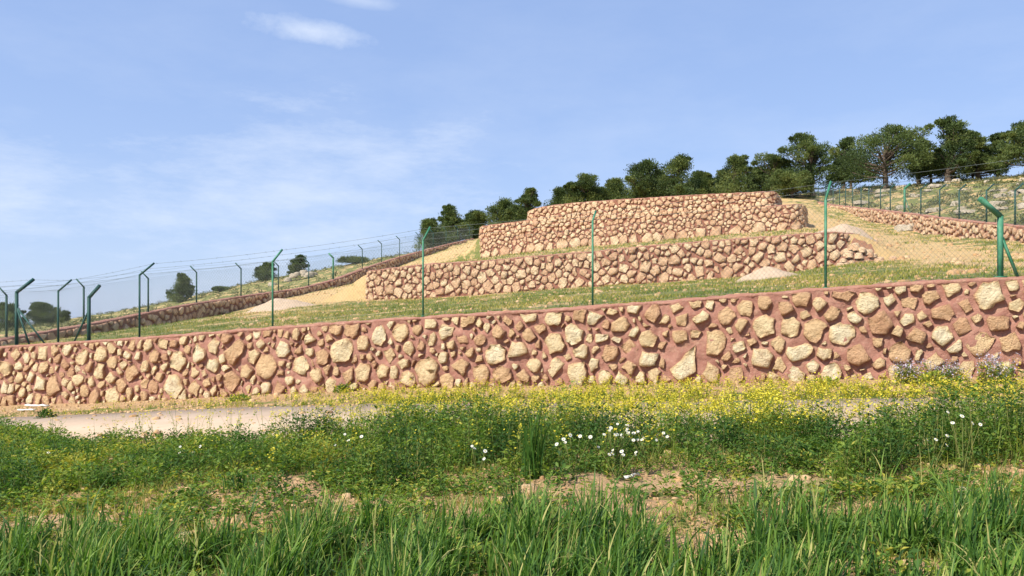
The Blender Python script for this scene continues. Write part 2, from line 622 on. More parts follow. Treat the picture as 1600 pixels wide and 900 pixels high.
def z_hill(u, v):
    u = np.asarray(u, float)
    v = np.asarray(v, float)
    shp = np.broadcast(u, v).shape
    u = np.broadcast_to(u, shp).ravel()
    v = np.broadcast_to(v, shp).ravel()
    vi = np.clip(np.searchsorted(row_v, v) - 1, 0, len(row_v) - 2)
    f = np.clip((v - row_v[vi]) / (row_v[vi + 1] - row_v[vi]), 0, 1)
    ui = np.clip((u - UG[0]) / 0.25, 0, len(UG) - 1.001)
    i0 = ui.astype(int)
    g = ui - i0
    z0 = ROWZ[vi, i0] * (1 - g) + ROWZ[vi, i0 + 1] * g
    z1 = ROWZ[vi + 1, i0] * (1 - g) + ROWZ[vi + 1, i0 + 1] * g
    return (z0 * (1 - f) + z1 * f).reshape(shp)


def grid_faces(nr, nc):
    i = np.arange(nr - 1)[:, None] * nc + np.arange(nc - 1)[None, :]
    return np.stack([i, i + 1, i + nc + 1, i + nc], -1).reshape(-1, 4)


LB = lambda v: -28.7 - 0.207 * (v - 20.5)      # u of the left boundary wall
RB = lambda v: 7.3 - 0.205 * (v - 42.0)        # u of the right boundary wall


def smoothstep(a, b, x):
    t = np.clip((x - a) / (b - a), 0, 1)
    return t * t * (3 - 2 * t)


# ------------------------------------------------------------------ ground sheets
def ground_noise_field(u, v, x, y):
    amp = smoothstep(8.9, 8.0, v) * 0.05 + smoothstep(12.7, 13.4, v) * 0.025
    n = fbm_arr(x * 1.1, y * 1.1, 3.1, 3) + 0.5 * fbm_arr(x * 4.5, y * 4.5, 7.7, 3)
    return n * amp


uu = np.concatenate([np.linspace(-220, -36, 24), np.arange(-34, -18, 0.25), np.arange(-18, 9, 0.11), np.arange(9, 30, 0.5), np.linspace(31, 220, 24)])
vv = np.concatenate([np.linspace(-200, -6, 20), np.arange(-5, 1.5, 0.5), np.arange(1.5, 9.2, 0.075), np.arange(9.2, 12.4, 0.4), np.arange(12.4, 15.7, 0.15), [15.85]])
Ug, Vg = np.meshgrid(uu, vv)
Xg, Yg = xy(Ug, Vg)
Zg = z_field(Ug, Vg)
fine = (np.abs(Ug) < 40) & (Vg > 0)
nz = np.zeros_like(Zg)
nz[fine] = ground_noise_field(Ug[fine], Vg[fine], Xg[fine], Yg[fine])
Zg = Zg + nz
Zg = Zg - 0.10 * smoothstep(8.75, 9.1, Vg) * smoothstep(12.7, 12.35, Vg)
# how much of the ground cover is green here
gr = np.full_like(Zg, 0.22)
gr = np.where(Vg < 5.5, 0.12, gr)
gr = gr + 0.25 * smoothstep(12.6, 12.9, Vg) * smoothstep(14.2, 13.5, Vg)
gr = gr - 0.25 * smoothstep(13.6, 14.4, Vg)
mobj('field_ground', np.stack([Xg, Yg, Zg], -1).reshape(-1, 3), grid_faces(*Zg.shape), M_FIELD, smooth=True, attrs={'grass': gr.ravel()}, kind='structure')

# country road in front of the wall: a slab with real edges
us = np.arange(-120, 60, 0.5)
prof_v = [10.0, 10.02, 11.7, 13.32, 13.35]
RV = []
prof_v = [9.0, 9.02, 10.8, 12.5, 12.53]
for i, pv in enumerate(prof_v):
    wob = 0.12 * np.sin(us * 0.37 + i) + 0.06 * np.sin(us * 1.31 + 2 * i) if i != 2 else 0
    v = pv + (0.10 * np.sin(us * 0.45) + 0.05 * np.sin(us * 1.7) if i in (0, 1) else 0.06 * np.sin(us * 0.6 + 1) if i in (3, 4) else 0)
    z = z_field(us, v) + (-0.08 if i in (0, 4) else 0.03 + (0.03 if i == 2 else 0))
    x, y = xy(us, v)
    RV.append(np.stack([x, y, z], -1))
RV = np.stack(RV)
mobj('road', RV.reshape(-1, 3), grid_faces(len(prof_v), len(us)), M_ROAD, smooth=False, kind='structure')

uu = np.concatenate([np.linspace(-160, -62, 34), np.arange(-60, 36, 0.4), np.linspace(37, 120, 34)])
vv = np.concatenate([np.arange(V_F + 0.25, V_M, 0.4), [V_M + 0.15, V_M + 0.40], np.arange(V_M + 0.8, V_U, 0.5), [V_U + 0.15, V_U + 0.45], np.arange(V_U + 1, 110, 0.9), [115, 122, 135, 160, 220, 300, 420]])
Ug, Vg = np.meshgrid(uu, vv)
Xg, Yg = xy(Ug, Vg)
Zg = z_hill(Ug, Vg)
amp = 0.05 + 0.10 * smoothstep(60, 90, Vg)
inside = (Ug > LB(Vg)) & (Ug < RB(Vg))
amp = np.where(inside, amp * 0.9, amp * 2.2)
nz = fbm_arr(Xg * 0.45, Yg * 0.45, 1.3, 4)
Zg = Zg + nz * amp
gr = np.where(inside, 0.46, 0.62)
# lower lawn strip is green, path on the right and bank on the left are bare earth
strip = inside & (Vg < V_M)
gr = np.where(strip, 0.62, gr)
fu = Ug - RB(Vg)
path = np.exp(-((fu + 5.4 + 0.03 * (Vg - 40)) / 2.7) ** 2) * smoothstep(19, 25, Vg)
gr = gr - 0.75 * path
lu = Ug - LB(Vg)
bank = np.exp(-((lu - 4.5) / 2.6) ** 2) * smoothstep(26, 33, Vg)
gr = gr - 0.6 * bank * inside
gr = gr - 0.3 * (inside & (Vg > V_M) & (Vg < V_U)) * smoothstep(-18, -23, Ug)
gr = gr - 0.45 * smoothstep(V_M - 1.6, V_M - 0.3, Vg) * (Vg < V_M + 0.2) * (Ug < 1) * (Ug > -24)
mobj('hillside', np.stack([Xg, Yg, Zg], -1).reshape(-1, 3), grid_faces(*Zg.shape), M_HILL, smooth=True, attrs={'grass': gr.ravel()}, kind='structure')


def z_hill_n(u, v):
    """hill height with the sheet's small relief, for putting things down"""
    x, y = xy(u, v)
    z = float(z_hill(u, v))
    ins = LB(v) < u < RB(v)
    a = (0.05 + 0.10 * float(smoothstep(60, 90, v))) * (0.9 if ins else 2.2)
    return z + a * fbm(x * 0.45, y * 0.45, 1.3, 4)


th = np.linspace(0, 2 * math.pi, 65)[:-1]
rr = np.array([200.0, 1500.0, 9000.0])
PV = [(0, 0, -28.0)] + [(r * math.sin(a), r * math.cos(a), -28.0 - 0.002 * r) for r in rr for a in th]
PT = [(0, 1 + (k + 1) % 64, 1 + k) for k in range(64)]
PQ = [(1 + j * 64 + k, 1 + j * 64 + (k + 1) % 64, 1 + (j + 1) * 64 + (k + 1) % 64, 1 + (j + 1) * 64 + k) for j in range(2) for k in range(64)]
mobj('plain', PV, [np.array(PT), np.array(PQ)], M_PLAIN, kind='structure')


# ------------------------------------------------------------------ stone walls
def clip_poly(P, n, c):
    """keep the side n.x <= c"""
    out = []
    k = len(P)
    for i in range(k):
        a, b = P[i], P[(i + 1) % k]
        da, db = a[0] * n[0] + a[1] * n[1] - c, b[0] * n[0] + b[1] * n[1] - c
        if da <= 0:
            out.append(a)
        if (da < 0 < db) or (db < 0 < da):
            t = da / (da - db)
            out.append((a[0] + t * (b[0] - a[0]), a[1] + t * (b[1] - a[1])))
    return out


def pack(Ltot, Hf, classes, r, packf):
    """dart throwing, big ones first; Hf(s) = height of the face there"""
    S, Hh, R = [], [], []
    for rad, tries, hlo, hhi in classes:
        for _ in range(tries):
            rr_ = rad * r.uniform(0.88, 1.12)
            s = r.uniform(0, Ltot)
            H = Hf(s)
            lo, hi = rr_ * 0.55, H - rr_ * 0.6
            if hi <= lo:
                continue
            h = r.uniform(max(lo, hlo * H), min(hi, hhi * H)) if min(hi, hhi * H) > max(lo, hlo * H) else lo
            if S:
                d = np.hypot(np.array(S) - s, np.array(Hh) - h)
                if np.any(d < packf * (np.array(R) + rr_)):
                    continue
            S.append(s); Hh.append(h); R.append(rr_)
    return np.array(S), np.array(Hh), np.array(R)


def cells(S, H, R, Hf, gap, rnd, maxgrow=1.45):
    polys = []
    for i in range(len(S)):
        d = np.hypot(S - S[i], H - H[i])
        order = np.argsort(d)[1:22]
        b = R[i] * maxgrow
        k_ = int(rnd.integers(4, 7))
        an = (np.arange(k_) + rnd.uniform(-0.32, 0.32, k_)) * 2 * math.pi / k_ + rnd.uniform(0, 6.28)
        P = [(S[i] + b * q_ * math.cos(a), H[i] + b * q_ * math.sin(a)) for a, q_ in zip(an, rnd.uniform(0.62, 1.2, k_))]
        # small stones keep an uneven extent of their own
        sx, sy = rnd.uniform(0.9, 1.5), rnd.uniform(0.66, 1.0)
        rot = rnd.uniform(0, math.pi)
        ca, sa = math.cos(rot), math.sin(rot)
        Q = []
        for x, y in P:
            dx, dy = x - S[i], y - H[i]
            ax, ay = (dx * ca + dy * sa) * sx, (-dx * sa + dy * ca) * sy
            Q.append((S[i] + ax * ca - ay * sa, H[i] + ax * sa + ay * ca))
        P = Q
        for j in order:
            nx, ny = (S[j] - S[i]) / d[j], (H[j] - H[i]) / d[j]
            w = (d[j] ** 2 + R[i] ** 2 - R[j] ** 2) / (2 * d[j]) - gap * rnd.uniform(0.6, 1.5) / 2
            P = clip_poly(P, (nx, ny), S[i] * nx + H[i] * ny + w)
            if len(P) < 3:
                break
        if len(P) >= 3:
            P = clip_poly(P, (0, -1), 0.12)
            top = Hf(S[i]) - 0.035 - gap * 0.5
            if len(P) >= 3:
                P = clip_poly(P, (0, 1), top)
        polys.append(P if len(P) >= 3 else None)
    return polys


def outline(P, rnd, jit):
    """the cell's own corners, with broken edges between them"""
    P = np.array(P)
    c0 = P.mean(0)
    keep = [P[0]]
    for q in P[1:]:
        if np.linalg.norm(q - keep[-1]) > 0.16 * np.linalg.norm(q - c0) + 0.008:
            keep.append(q)
    k_ = int(rnd.choice([4, 5, 5, 6, 6, 7]))
    while len(keep) > k_:                       # drop the flattest corners: broken stones have few
        ar = []
        for i in range(len(keep)):
            a, b, c = keep[i - 1], keep[i], keep[(i + 1) % len(keep)]
            ar.append(abs((b[0] - a[0]) * (c[1] - a[1]) - (b[1] - a[1]) * (c[0] - a[0])))
        keep.pop(int(np.argmin(ar)))
    P = np.array(keep)
    out = []
    for i in range(len(P)):
        a, b = P[i], P[(i + 1) % len(P)]
        e = b - a
        le = np.linalg.norm(e)
        nn_ = np.array([e[1], -e[0]]) / (le + 1e-9)
        out.append(a + rnd.uniform(-0.04, 0.04, 2) * le)
        k = 2 if le > 0.22 else 1
        for j in range(k):
            f = (j + 1) / (k + 1) + rnd.uniform(-0.12, 0.12)
            out.append(a + e * f + nn_ * rnd.uniform(-jit * 0.8, jit) * le)
    out = np.array(out)
    return out, out.mean(0)


def stone_mesh(P, depth, rnd, n=12, fine=True):
    """a broken lump with the outline P; local (s, h, out)"""
    o, c = outline(P, rnd, 0.10)
    n = len(o)
    size = np.mean(np.linalg.norm(o - c, axis=1))
    # the face is a couple of broken planes
    planes = [(rnd.uniform(-1.0, 1.0, 2), rnd.uniform(1.0, 1.6)) for _ in range(3)] + [(rnd.uniform(-0.2, 0.2, 2), 1.0)]
    rings = [(0.99, -0.5, 0.0), (1.0, 0.55, 0.25), (0.91, 1.0, 0.13)]
    if fine:
        rings.append((0.55, 1.0, 0.12))
    V = []
    for sc, dd, jt in rings:
        q = c + (o - c) * sc * (1 + rnd.uniform(-0.08, 0.08, (n, 1)) * (dd > 0.6))
        if dd > 0.6:
            q = q + rnd.uniform(-0.06, 0.06, q.shape) * size
            zz = np.min([off * depth + (q - c) @ sl_ * 0.55 for sl_, off in planes], axis=0)
            z = np.clip(zz, depth * 0.45, depth * 1.3) * (1 + rnd.uniform(-jt, jt, n))
        else:
            z = depth * (dd + rnd.uniform(-jt, jt, n))
        V.append(np.column_stack([q, z]))
    V.append(np.array([[c[0] + rnd.uniform(-0.2, 0.2) * size, c[1] + rnd.uniform(-0.2, 0.2) * size, V[-1][:, 2].mean() * rnd.uniform(0.95, 1.08)]]))
    V = np.concatenate(V)
    T = []
    m = len(rings)
    for r_ in range(m - 1):
        for k in range(n):
            k2 = (k + 1) % n
            a, b, c2, d = r_ * n + k, r_ * n + k2, (r_ + 1) * n + k2, (r_ + 1) * n + k
            if rnd.random() < 0.5:
                T += [(a, b, c2), (a, c2, d)]
            else:
                T += [(a, b, d), (b, c2, d)]
    ctr = m * n
    T += [((m - 1) * n + k, (m - 1) * n + (k + 1) % n, ctr) for k in range(n)]
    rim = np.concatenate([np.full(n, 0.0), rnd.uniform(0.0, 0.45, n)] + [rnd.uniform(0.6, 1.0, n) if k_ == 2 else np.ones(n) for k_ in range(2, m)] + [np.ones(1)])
    return V, np.array(T), size, rim


class WallPath:
    """a polyline in plan with the face on its right hand side when walking"""
    def __init__(self, pts, ztop, zbase):
        self.P = np.array(pts, float)
        d = np.linalg.norm(np.diff(self.P, axis=0), axis=1)
        self.s = np.concatenate([[0], np.cumsum(d)])
        self.L = self.s[-1]
        self.zt, self.zb = np.array(ztop, float), np.array(zbase, float)
        tang = np.gradient(self.P, self.s, axis=0)
        tang /= np.linalg.norm(tang, axis=1)[:, None]
        self.nrm = np.column_stack([tang[:, 1], -tang[:, 0]])

    def at(self, s):
        f = lambda a: np.interp(s, self.s, a)
        n = np.stack([f(self.nrm[:, 0]), f(self.nrm[:, 1])], -1)
        n = n / np.linalg.norm(n, axis=-1, keepdims=True)
        return np.stack([f(self.P[:, 0]), f(self.P[:, 1])], -1), n, f(self.zt), f(self.zb)

    def map(self, s, h, out, batter=0.06):
        p, n, zt, zb = self.at(s)
        o = out - batter * h
        return np.stack([p[..., 0] + n[..., 0] * o, p[..., 1] + n[..., 1] * o, zb + h], -1)

    def H(self, s):
        return float(np.interp(s, self.s, self.zt - self.zb))


def build_wall(name, label, path, thick, classes, gap, seed, mat_stone, mat_mortar, packf=0.86, dens=0.10, max_parts=300,
               proud=(0.05, 0.11), nverts=12, fine=True, rough=0.03, tint_pow=1.0, cap_mat=None, min_part=0.0, batter=0.06):
    rnd = np.random.default_rng(seed)
    root_p = path.at(path.L / 2)
    loc = np.array([root_p[0][0], root_p[0][1], float(root_p[3])])
    root = empty(name, loc, label, 'wall')
    root['kind'] = 'thing'
    # body of mortar
    ns = int(path.L / dens) + 1
    ss = np.linspace(0, path.L, ns)
    p, n, zt, zb = path.at(ss)
    Hs = zt - zb
    nh = max(6, int(Hs.max() / dens) + 1)
    rows = []
    for k in range(nh + 1):
        h = -0.25 + (Hs - 0.055 + 0.25) * k / nh
        pos = path.map(ss, h, np.zeros_like(ss), batter)
        dn = np.array([mnoise.noise(Vector((a * 2.3, b * 2.3, c * 2.3))) + 0.8 * mnoise.noise(Vector((a * 6.1, b * 6.1, c * 6.1))) + 0.5 * mnoise.noise(Vector((a * 13.1, b * 13.1, c * 13.1))) for a, b, c in pos])
        rows.append(path.map(ss, h, dn * rough, batter))
    V = np.stack(rows)
    body = mobj('mortar_face', V.reshape(-1, 3) - loc, grid_faces(nh + 1, ns), mat_mortar, root, smooth=True)
    # coping: rounded top with its back and ends
    prof_c = [(-0.02, -0.085), (0.004, -0.06), (0.006, -0.035), (-0.015, -0.010), (-0.07, 0.006), (-thick * 0.5, 0.018), (-thick + 0.06, 0.008), (-thick, -0.03), (-thick, -9)]
    rows = []
    for i, (o, dz) in enumerate(prof_c):
        h = Hs + (dz if dz > -5 else -Hs - 0.3)
        oo = np.full_like(ss, o) + (batter * (h - (Hs - 0.1)) if dz > -5 else batter * (h - Hs))
        if dz > -5:
            wob = np.array([mnoise.noise(Vector((a * 1.7 + i * 0.31, b * 1.7, 5.0))) for a, b in p])
            wob = wob + 0.7 * np.array([mnoise.noise(Vector((a * 7 + i * 0.2, b * 7, i * 0.4))) for a, b in p])
            oo = oo + wob * 0.024
            h = h + wob * 0.022 * (0.3 + (dz > -0.06))
        rows.append(path.map(ss, h, oo, batter))
    V = np.stack(rows)
    q = grid_faces(len(prof_c), ns)
    mobj('coping', V.reshape(-1, 3) - loc, q, cap_mat or mat_mortar, root, smooth=True)
    # flat ends
    es = Soup()
    for e in (0, ns - 1):
        f = [rows[k][e] for k in range(len(prof_c))] + [path.map(ss[e:e + 1], np.array([-0.25]), np.array([0.0]), batter)[0]]
        c = np.mean(f, 0)
        ff = f + [c]
        es.add(ff, [(i, (i + 1) % len(f), len(f)) for i in range(len(f))])
    es.obj('wall_end', mat_mortar, root, origin=loc)
    # stones
    S, H, R = pack(path.L, path.H, classes, rnd, packf)
    polys = cells(S, H, R, path.H, gap, rnd)
    made = []
    for i, P in enumerate(polys):
        if P is None:
            continue
        dep = min(0.22, rnd.uniform(*proud) * (0.55 + 2.2 * R[i]))
        V, T, size, rim = stone_mesh(P, dep, rnd, nverts, fine)
        if size < 0.035:
            continue
        W = path.map(V[:, 0], V[:, 1], V[:, 2], batter)
        tint = np.clip(0.13 + rnd.beta(1.3, 1.0) ** tint_pow * 0.85 + min(0.25, size * 0.6), 0, 1)
        vis = size / max(3.0, math.hypot(*W[0, :2]))
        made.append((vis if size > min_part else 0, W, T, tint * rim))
    made.sort(key=lambda q_: -q_[0])
    rest = Soup()
    for i, (vis, W, T, tint) in enumerate(made):
        if i < max_parts and vis > 0:
            c = W.mean(0)
            o = mobj('stone', W - c, T, mat_stone, root, tint=tint, loc=c - loc)
        else:
            rest.add(W, T, tint)
    if rest.n:
        rest.obj('small_stones', mat_stone, root, origin=loc, kind='stuff')
    print(name, 'stones', len(made))
    return root


# front wall along the road
u_f = np.arange(-28.0, 11.0, 0.5)
x, y = xy(u_f, np.full_like(u_f, V_F))
front = WallPath(np.column_stack([x, y]), smooth1(interp_ext(u_f, ft_u, ft_z, 0.05, 0.04), 2), smooth1(interp_ext(u_f, fb_u, fb_z, 0.04, 0.03), 2))
build_wall('stone_wall', 'long red-mortared fieldstone wall beside the road, the nearest and lowest terrace wall', front, 0.5,
           [(0.33, 18, 0, 0.7), (0.26, 110, 0, 0.85), (0.205, 420, 0, 0.92), (0.165, 1500, 0, 1), (0.125, 3000, 0, 1), (0.09, 4000, 0, 1), (0.06, 3500, 0, 1)],
           0.062, 5, M_STONE, M_MORTAR, packf=0.82, dens=0.06, proud=(0.06, 0.11), nverts=13, rough=0.050, cap_mat=M_CAP)

# middle terrace wall, its far end turning back into the hill
mt_u, mt_z = prof(V_M, WALL_M_TOP)
mb_u, mb_z = row_f[2]
um = np.arange(mt_u[0], mt_u[-1] - 0.9, 0.4)
pts = [xy(a, V_M) for a in um]
uu_ = list(um)
R_ = 1.1
for a in np.linspace(0, math.pi / 2, 8)[1:]:
    ua, va = um[-1] + R_ * math.sin(a) + 0.15, V_M + R_ * (1 - math.cos(a))
    pts.append(xy(ua, va)); uu_.append(ua)
for d in (0.5, 1.0, 1.6):
    pts.append(xy(uu_[7 - 8] if False else um[-1] + R_ + 0.15, V_M + R_ + d)); uu_.append(um[-1] + R_ + 0.15)
uu_ = np.array(uu_)
zt = np.interp(uu_, mt_u, mt_z)
zb = np.interp(uu_, mb_u, mb_z)
zb[-3:] += np.array([0.1, 0.3, 0.55])
zt[-3:] += np.array([0.0, 0.02, 0.05])
pl = []
for d in (1.8, 1.2, 0.6, 0.2):               # near end also turns back
    pl.append(xy(um[0] - 0.10, V_M + d))
k = len(pl)
mid = WallPath(np.array(pl + pts), np.concatenate([np.full(k, zt[0]), zt]), np.concatenate([np.full(k, zb[0] + 0.05) + np.linspace(0.5, 0, k), zb]))
build_wall('stone_wall', 'middle terrace wall of tight pinkish stones with a rounded end above the grass strip', mid, 0.5,
           [(0.27, 60, 0, 0.6), (0.225, 500, 0, 0.95), (0.18, 1500, 0, 1), (0.14, 3000, 0, 1), (0.10, 3500, 0, 1)],
           0.045, 8, M_STONE2, M_MORTAR2, packf=0.82, dens=0.11, proud=(0.07, 0.12), nverts=11, fine=False, rough=0.03, cap_mat=M_CAP)

# upper terrace wall: a lower shoulder, the tall curved stretch, a lower shoulder again
UPB = ROWS[4][1]
ub_u, ub_z = prof(V_U, [(700, 414)] + [q for q in UPB if 750 < q[0] < 1290])


def upper_path(top, px0, px1, vback, dv, turn_l, turn_r):
    tu, tz = prof(V_U + dv, top)
    u0, u1 = uv(*on_v(px0, V_U + dv))[0], uv(*on_v(px1, V_U + dv))[0]
    um = np.arange(u0, u1, 0.35)
    pts, zt, zb = [], [], []
    if turn_l:
        for a in np.linspace(0, math.pi / 2, 7)[:-1]:
            pts.append((u0 - turn_l * math.cos(a), V_U + dv + turn_l * (1 - math.sin(a))))
        pts.insert(0, (u0 - turn_l, V_U + dv + turn_l + vback))
    pts += [(a, V_U + dv) for a in um]
    if turn_r:
        for a in np.linspace(0, math.pi / 2, 7)[1:]:
            pts.append((um[-1] + turn_r * math.sin(a) + 0.05, V_U + dv + turn_r * (1 - math.cos(a))))
        pts.append((pts[-1][0], V_U + dv + turn_r + vback))
    pts = np.array(pts)
    zt = np.interp(pts[:, 0], tu, tz)
    zb = np.interp(pts[:, 0], ub_u, ub_z)
    return WallPath(np.column_stack(xy(pts[:, 0], pts[:, 1])), zt, zb)


UPCL = [(0.42, 90, 0, 0.12), (0.34, 120, 0, 0.16), (0.215, 700, 0.1, 0.97), (0.175, 2400, 0, 1), (0.135, 4200, 0, 1), (0.10, 4000, 0, 1)]
up_lo = upper_path([(700, 356), (757, 352), (828, 343), (900, 336), (1150, 324), (1210, 321), (1250, 317), (1290, 315)], 762, 1228, 2.2, 0.0, 1.2, 1.2)
build_wall('stone_wall', 'highest terrace wall of small tan stones with pale boulders along its foot', up_lo, 0.5, UPCL, 0.038, 21, M_STONE2, M_MORTAR2,
           packf=0.82, dens=0.14, proud=(0.07, 0.12), nverts=10, fine=False, rough=0.03, cap_mat=M_CAP)
# the taller stretch stands 0.5 m back on the shoulder
tu = [(790, 333), (828, 327), (850, 322), (900, 316), (1000, 309), (1100, 303), (1210, 298), (1260, 296)]
up_hi = upper_path(tu, 838, 1192, 3.0, 0.12, 1.0, 0.9)
bz = np.interp(uv(up_hi.P[:, 0], up_hi.P[:, 1])[0], *prof(V_U, [(700, 356), (757, 352), (828, 343), (900, 336), (1150, 324), (1210, 321), (1250, 317)]))
up_hi.zb = bz - 0.15
build_wall('stone_wall', 'raised curved parapet of small tan stones on top of the highest terrace wall', up_hi, 0.5, UPCL[2:], 0.038, 22, M_STONE2, M_MORTAR2,
           packf=0.82, dens=0.14, proud=(0.07, 0.12), nverts=10, fine=False, rough=0.03, cap_mat=M_CAP, max_parts=250)


# boundary walls up the two sides
def side_line(px, K, slope, px0, h0):
    h = h0 + slope * (px - px0)
    Y = K / h
    return (px - 800) / F * Y, Y


LEFT_TOP = [(-60, 545), (0, 531), (75, 518), (150, 505), (215, 492), (300, 475), (400, 460), (475, 450), (525, 437), (575, 418), (625, 402), (700, 382), (750, 371), (775, 366)]
LEFT_BASE = [(-60, 572), (0, 562), (75, 550), (150, 535), (215, 521), (275, 503), (325, 493), (400, 481), (475, 468), (550, 447), (575, 437), (650, 412), (750, 380), (775, 375)]
lp = np.arange(-60, 776, 6)
lx, ly = np.array([side_line(q, 2575, -0.083, 20, 85) for q in lp]).T
lzt = zpix(np.interp(lp, *np.array(LEFT_TOP).T), ly)
lzb = np.minimum(zpix(np.interp(lp, *np.array(LEFT_BASE).T), ly), lzt - 0.75) - 0.05
left = WallPath(np.column_stack([lx, ly]), smooth1(lzt, 3), smooth1(lzb, 3))
build_wall('stone_wall', 'dark shaded boundary wall climbing the slope at the side of the shrubs, under a fence', left, 0.4,
           [(0.21, 1200, 0, 1), (0.16, 3500, 0, 1), (0.12, 2500, 0, 1)], 0.07, 31, M_STONE2, M_MORTAR2, packf=0.92, dens=0.2, proud=(0.10, 0.16), nverts=9, fine=False, cap_mat=M_CAP, max_parts=120)
RIGHT_TOP = [(1244, 314), (1256, 312), (1275, 315), (1290, 319), (1400, 331), (1500, 344), (1600, 354), (1720, 366)]
RIGHT_BASE = [(1244, 322), (1256, 324), (1275, 332), (1300, 339), (1400, 359), (1500, 381), (1600, 396), (1720, 416)]
rp = np.arange(1244, 1721, 4)[::-1]
rx, ry = np.array([side_line(q, 1476, 0.0727, 1600, 41) for q in rp]).T
m_ = ry < 92
rx, ry, rp = rx[m_], ry[m_], rp[m_]
rzt = zpix(np.interp(rp, *np.array(RIGHT_TOP).T), ry)
rzb = zpix(np.interp(rp, *np.array(RIGHT_BASE).T), ry) - 0.08
# face looks towards the plot: walk from far to near
right = WallPath(np.column_stack([rx, ry])[::-1], smooth1(rzt, 3)[::-1], smooth1(rzb, 3)[::-1])
build_wall('stone_wall', 'sunlit low boundary wall running up beside the earth track below the rocky slope', right, 0.4,
           [(0.20, 1200, 0, 1), (0.16, 3500, 0, 1), (0.12, 2500, 0, 1)], 0.07, 41, M_STONE2, M_MORTAR2, packf=0.9, dens=0.2, proud=(0.10, 0.16), nverts=9, fine=False, cap_mat=M_CAP, max_parts=220)

# ------------------------------------------------------------------ fences
WHITE_D = np.array([CU, -SU, 0.0])        # along the front wall
IN_D = np.array([SU, CU, 0.0])            # into the plot


def post_parts(root, loc, foot, elbow, tip, w, mat, braces=()):
    """one post: shaft, cranked arm, brace struts"""
    foot, elbow, tip = (np.array(q, float) for q in (foot, elbow, tip))
    side = np.array([1.0, 0.0, 0.0])
    s = Soup()
    V, q = beam(foot - np.array([0, 0, 0.12]), elbow, w, w, side)
    s.add(V, q)
    V, q = beam(foot, foot + np.array([0, 0, 0.02]), w * 2.2, w * 2.2, side)     # base plate
    s.add(V, q)
    o = s.obj('post', mat, root, origin=loc)
    d = (tip - elbow) / np.linalg.norm(tip - elbow)
    V, q = beam(elbow - d * w * 0.35, tip, w * 0.98, w * 0.98, side + np.array([0.01, 0.2, 0]))
    a = Soup()
    a.add(V, q)
    a.obj('arm', mat, o, origin=loc)
    for to in braces:
        b = Soup()
        V, q = beam(foot + (elbow - foot) * 0.72, np.array(to, float), 0.038, 0.038, side)
        b.add(V, q)
        b.obj('brace', mat, o, origin=loc)


def wire_segs(s, A, B, r, sides=3):
    """many straight thin wires A[i]->B[i] as prisms"""
    A, B = np.asarray(A, float), np.asarray(B, float)
    d = B - A
    d /= np.linalg.norm(d, axis=1)[:, None] + 1e-9
    ref = np.where(np.abs(d[:, 2:3]) < 0.9, np.array([[0, 0, 1.0]]), np.array([[1.0, 0, 0]]))
    a = np.cross(d, ref)
    a /= np.linalg.norm(a, axis=1)[:, None]
    b = np.cross(d, a)
    n = len(A)
    V = np.zeros((n, 2 * sides, 3))
    for k in range(sides):
        t_ = 2 * math.pi * k / sides
        off = r * (math.cos(t_) * a + math.sin(t_) * b)
        V[:, k] = A + off
        V[:, sides + k] = B + off
    Fq = np.array([[k, (k + 1) % sides, sides + (k + 1) % sides, sides + k] for k in range(sides)])
    Fq = (np.arange(n)[:, None, None] * 2 * sides + Fq[None]).reshape(-1, 4)
    s.add(V.reshape(-1, 3), Fq)


def mesh_panel(s, p0, p1, Hm, sp, r):
    """chain link between two feet p0, p1"""
    p0, p1 = np.array(p0, float), np.array(p1, float)
    Lh = np.linalg.norm((p1 - p0)[:2])
    A, B = [], []
    ang = Hm / 1.12
    for s0 in np.arange(-ang, Lh, sp):
        for flip in (0, 1):
            a0, a1 = max(s0, 0.0), min(s0 + ang, Lh)
            if a1 - a0 < 0.02:
                continue
            h0, h1 = (a0 - s0) * 1.12, (a1 - s0) * 1.12
            if flip:
                a0, a1 = Lh - a0, Lh - a1
            A.append(p0 + (p1 - p0) * (a0 / Lh) + np.array([0, 0, 0.05 + h0]))
            B.append(p0 + (p1 - p0) * (a1 / Lh) + np.array([0, 0, 0.05 + h1]))
    wire_segs(s, A, B, r)
    for h in (0.05, 0.05 + Hm):                    # straining wires
        wire_segs(s, [p0 + np.array([0, 0, h])], [p1 + np.array([0, 0, h])], r * 1.4)


def barbed(s, pts, r, barb):
    pts = np.array(pts, float)
    A, B = [], []
    for a, b in zip(pts[:-1], pts[1:]):
        Ld = np.linalg.norm(b - a)
        k = max(4, int(Ld / 0.6))
        f = np.linspace(0, 1, k + 1)
        P = a + (b - a) * f[:, None]
        P[:, 2] -= 0.012 * Ld * 4 * f * (1 - f) * 0.5
        A += list(P[:-1]); B += list(P[1:])
    wire_segs(s, A, B, r)
    if barb:
        A2, B2 = [], []
        for a, b in zip(A, B):
            for f in (0.2, 0.6):
                p_ = a + (b - a) * f
                e = rng.normal(size=3)
                e /= np.linalg.norm(e)
                A2.append(p_ - e * 0.03); B2.append(p_ + e * 0.03)
        wire_segs(s, A2, B2, r * 0.9)


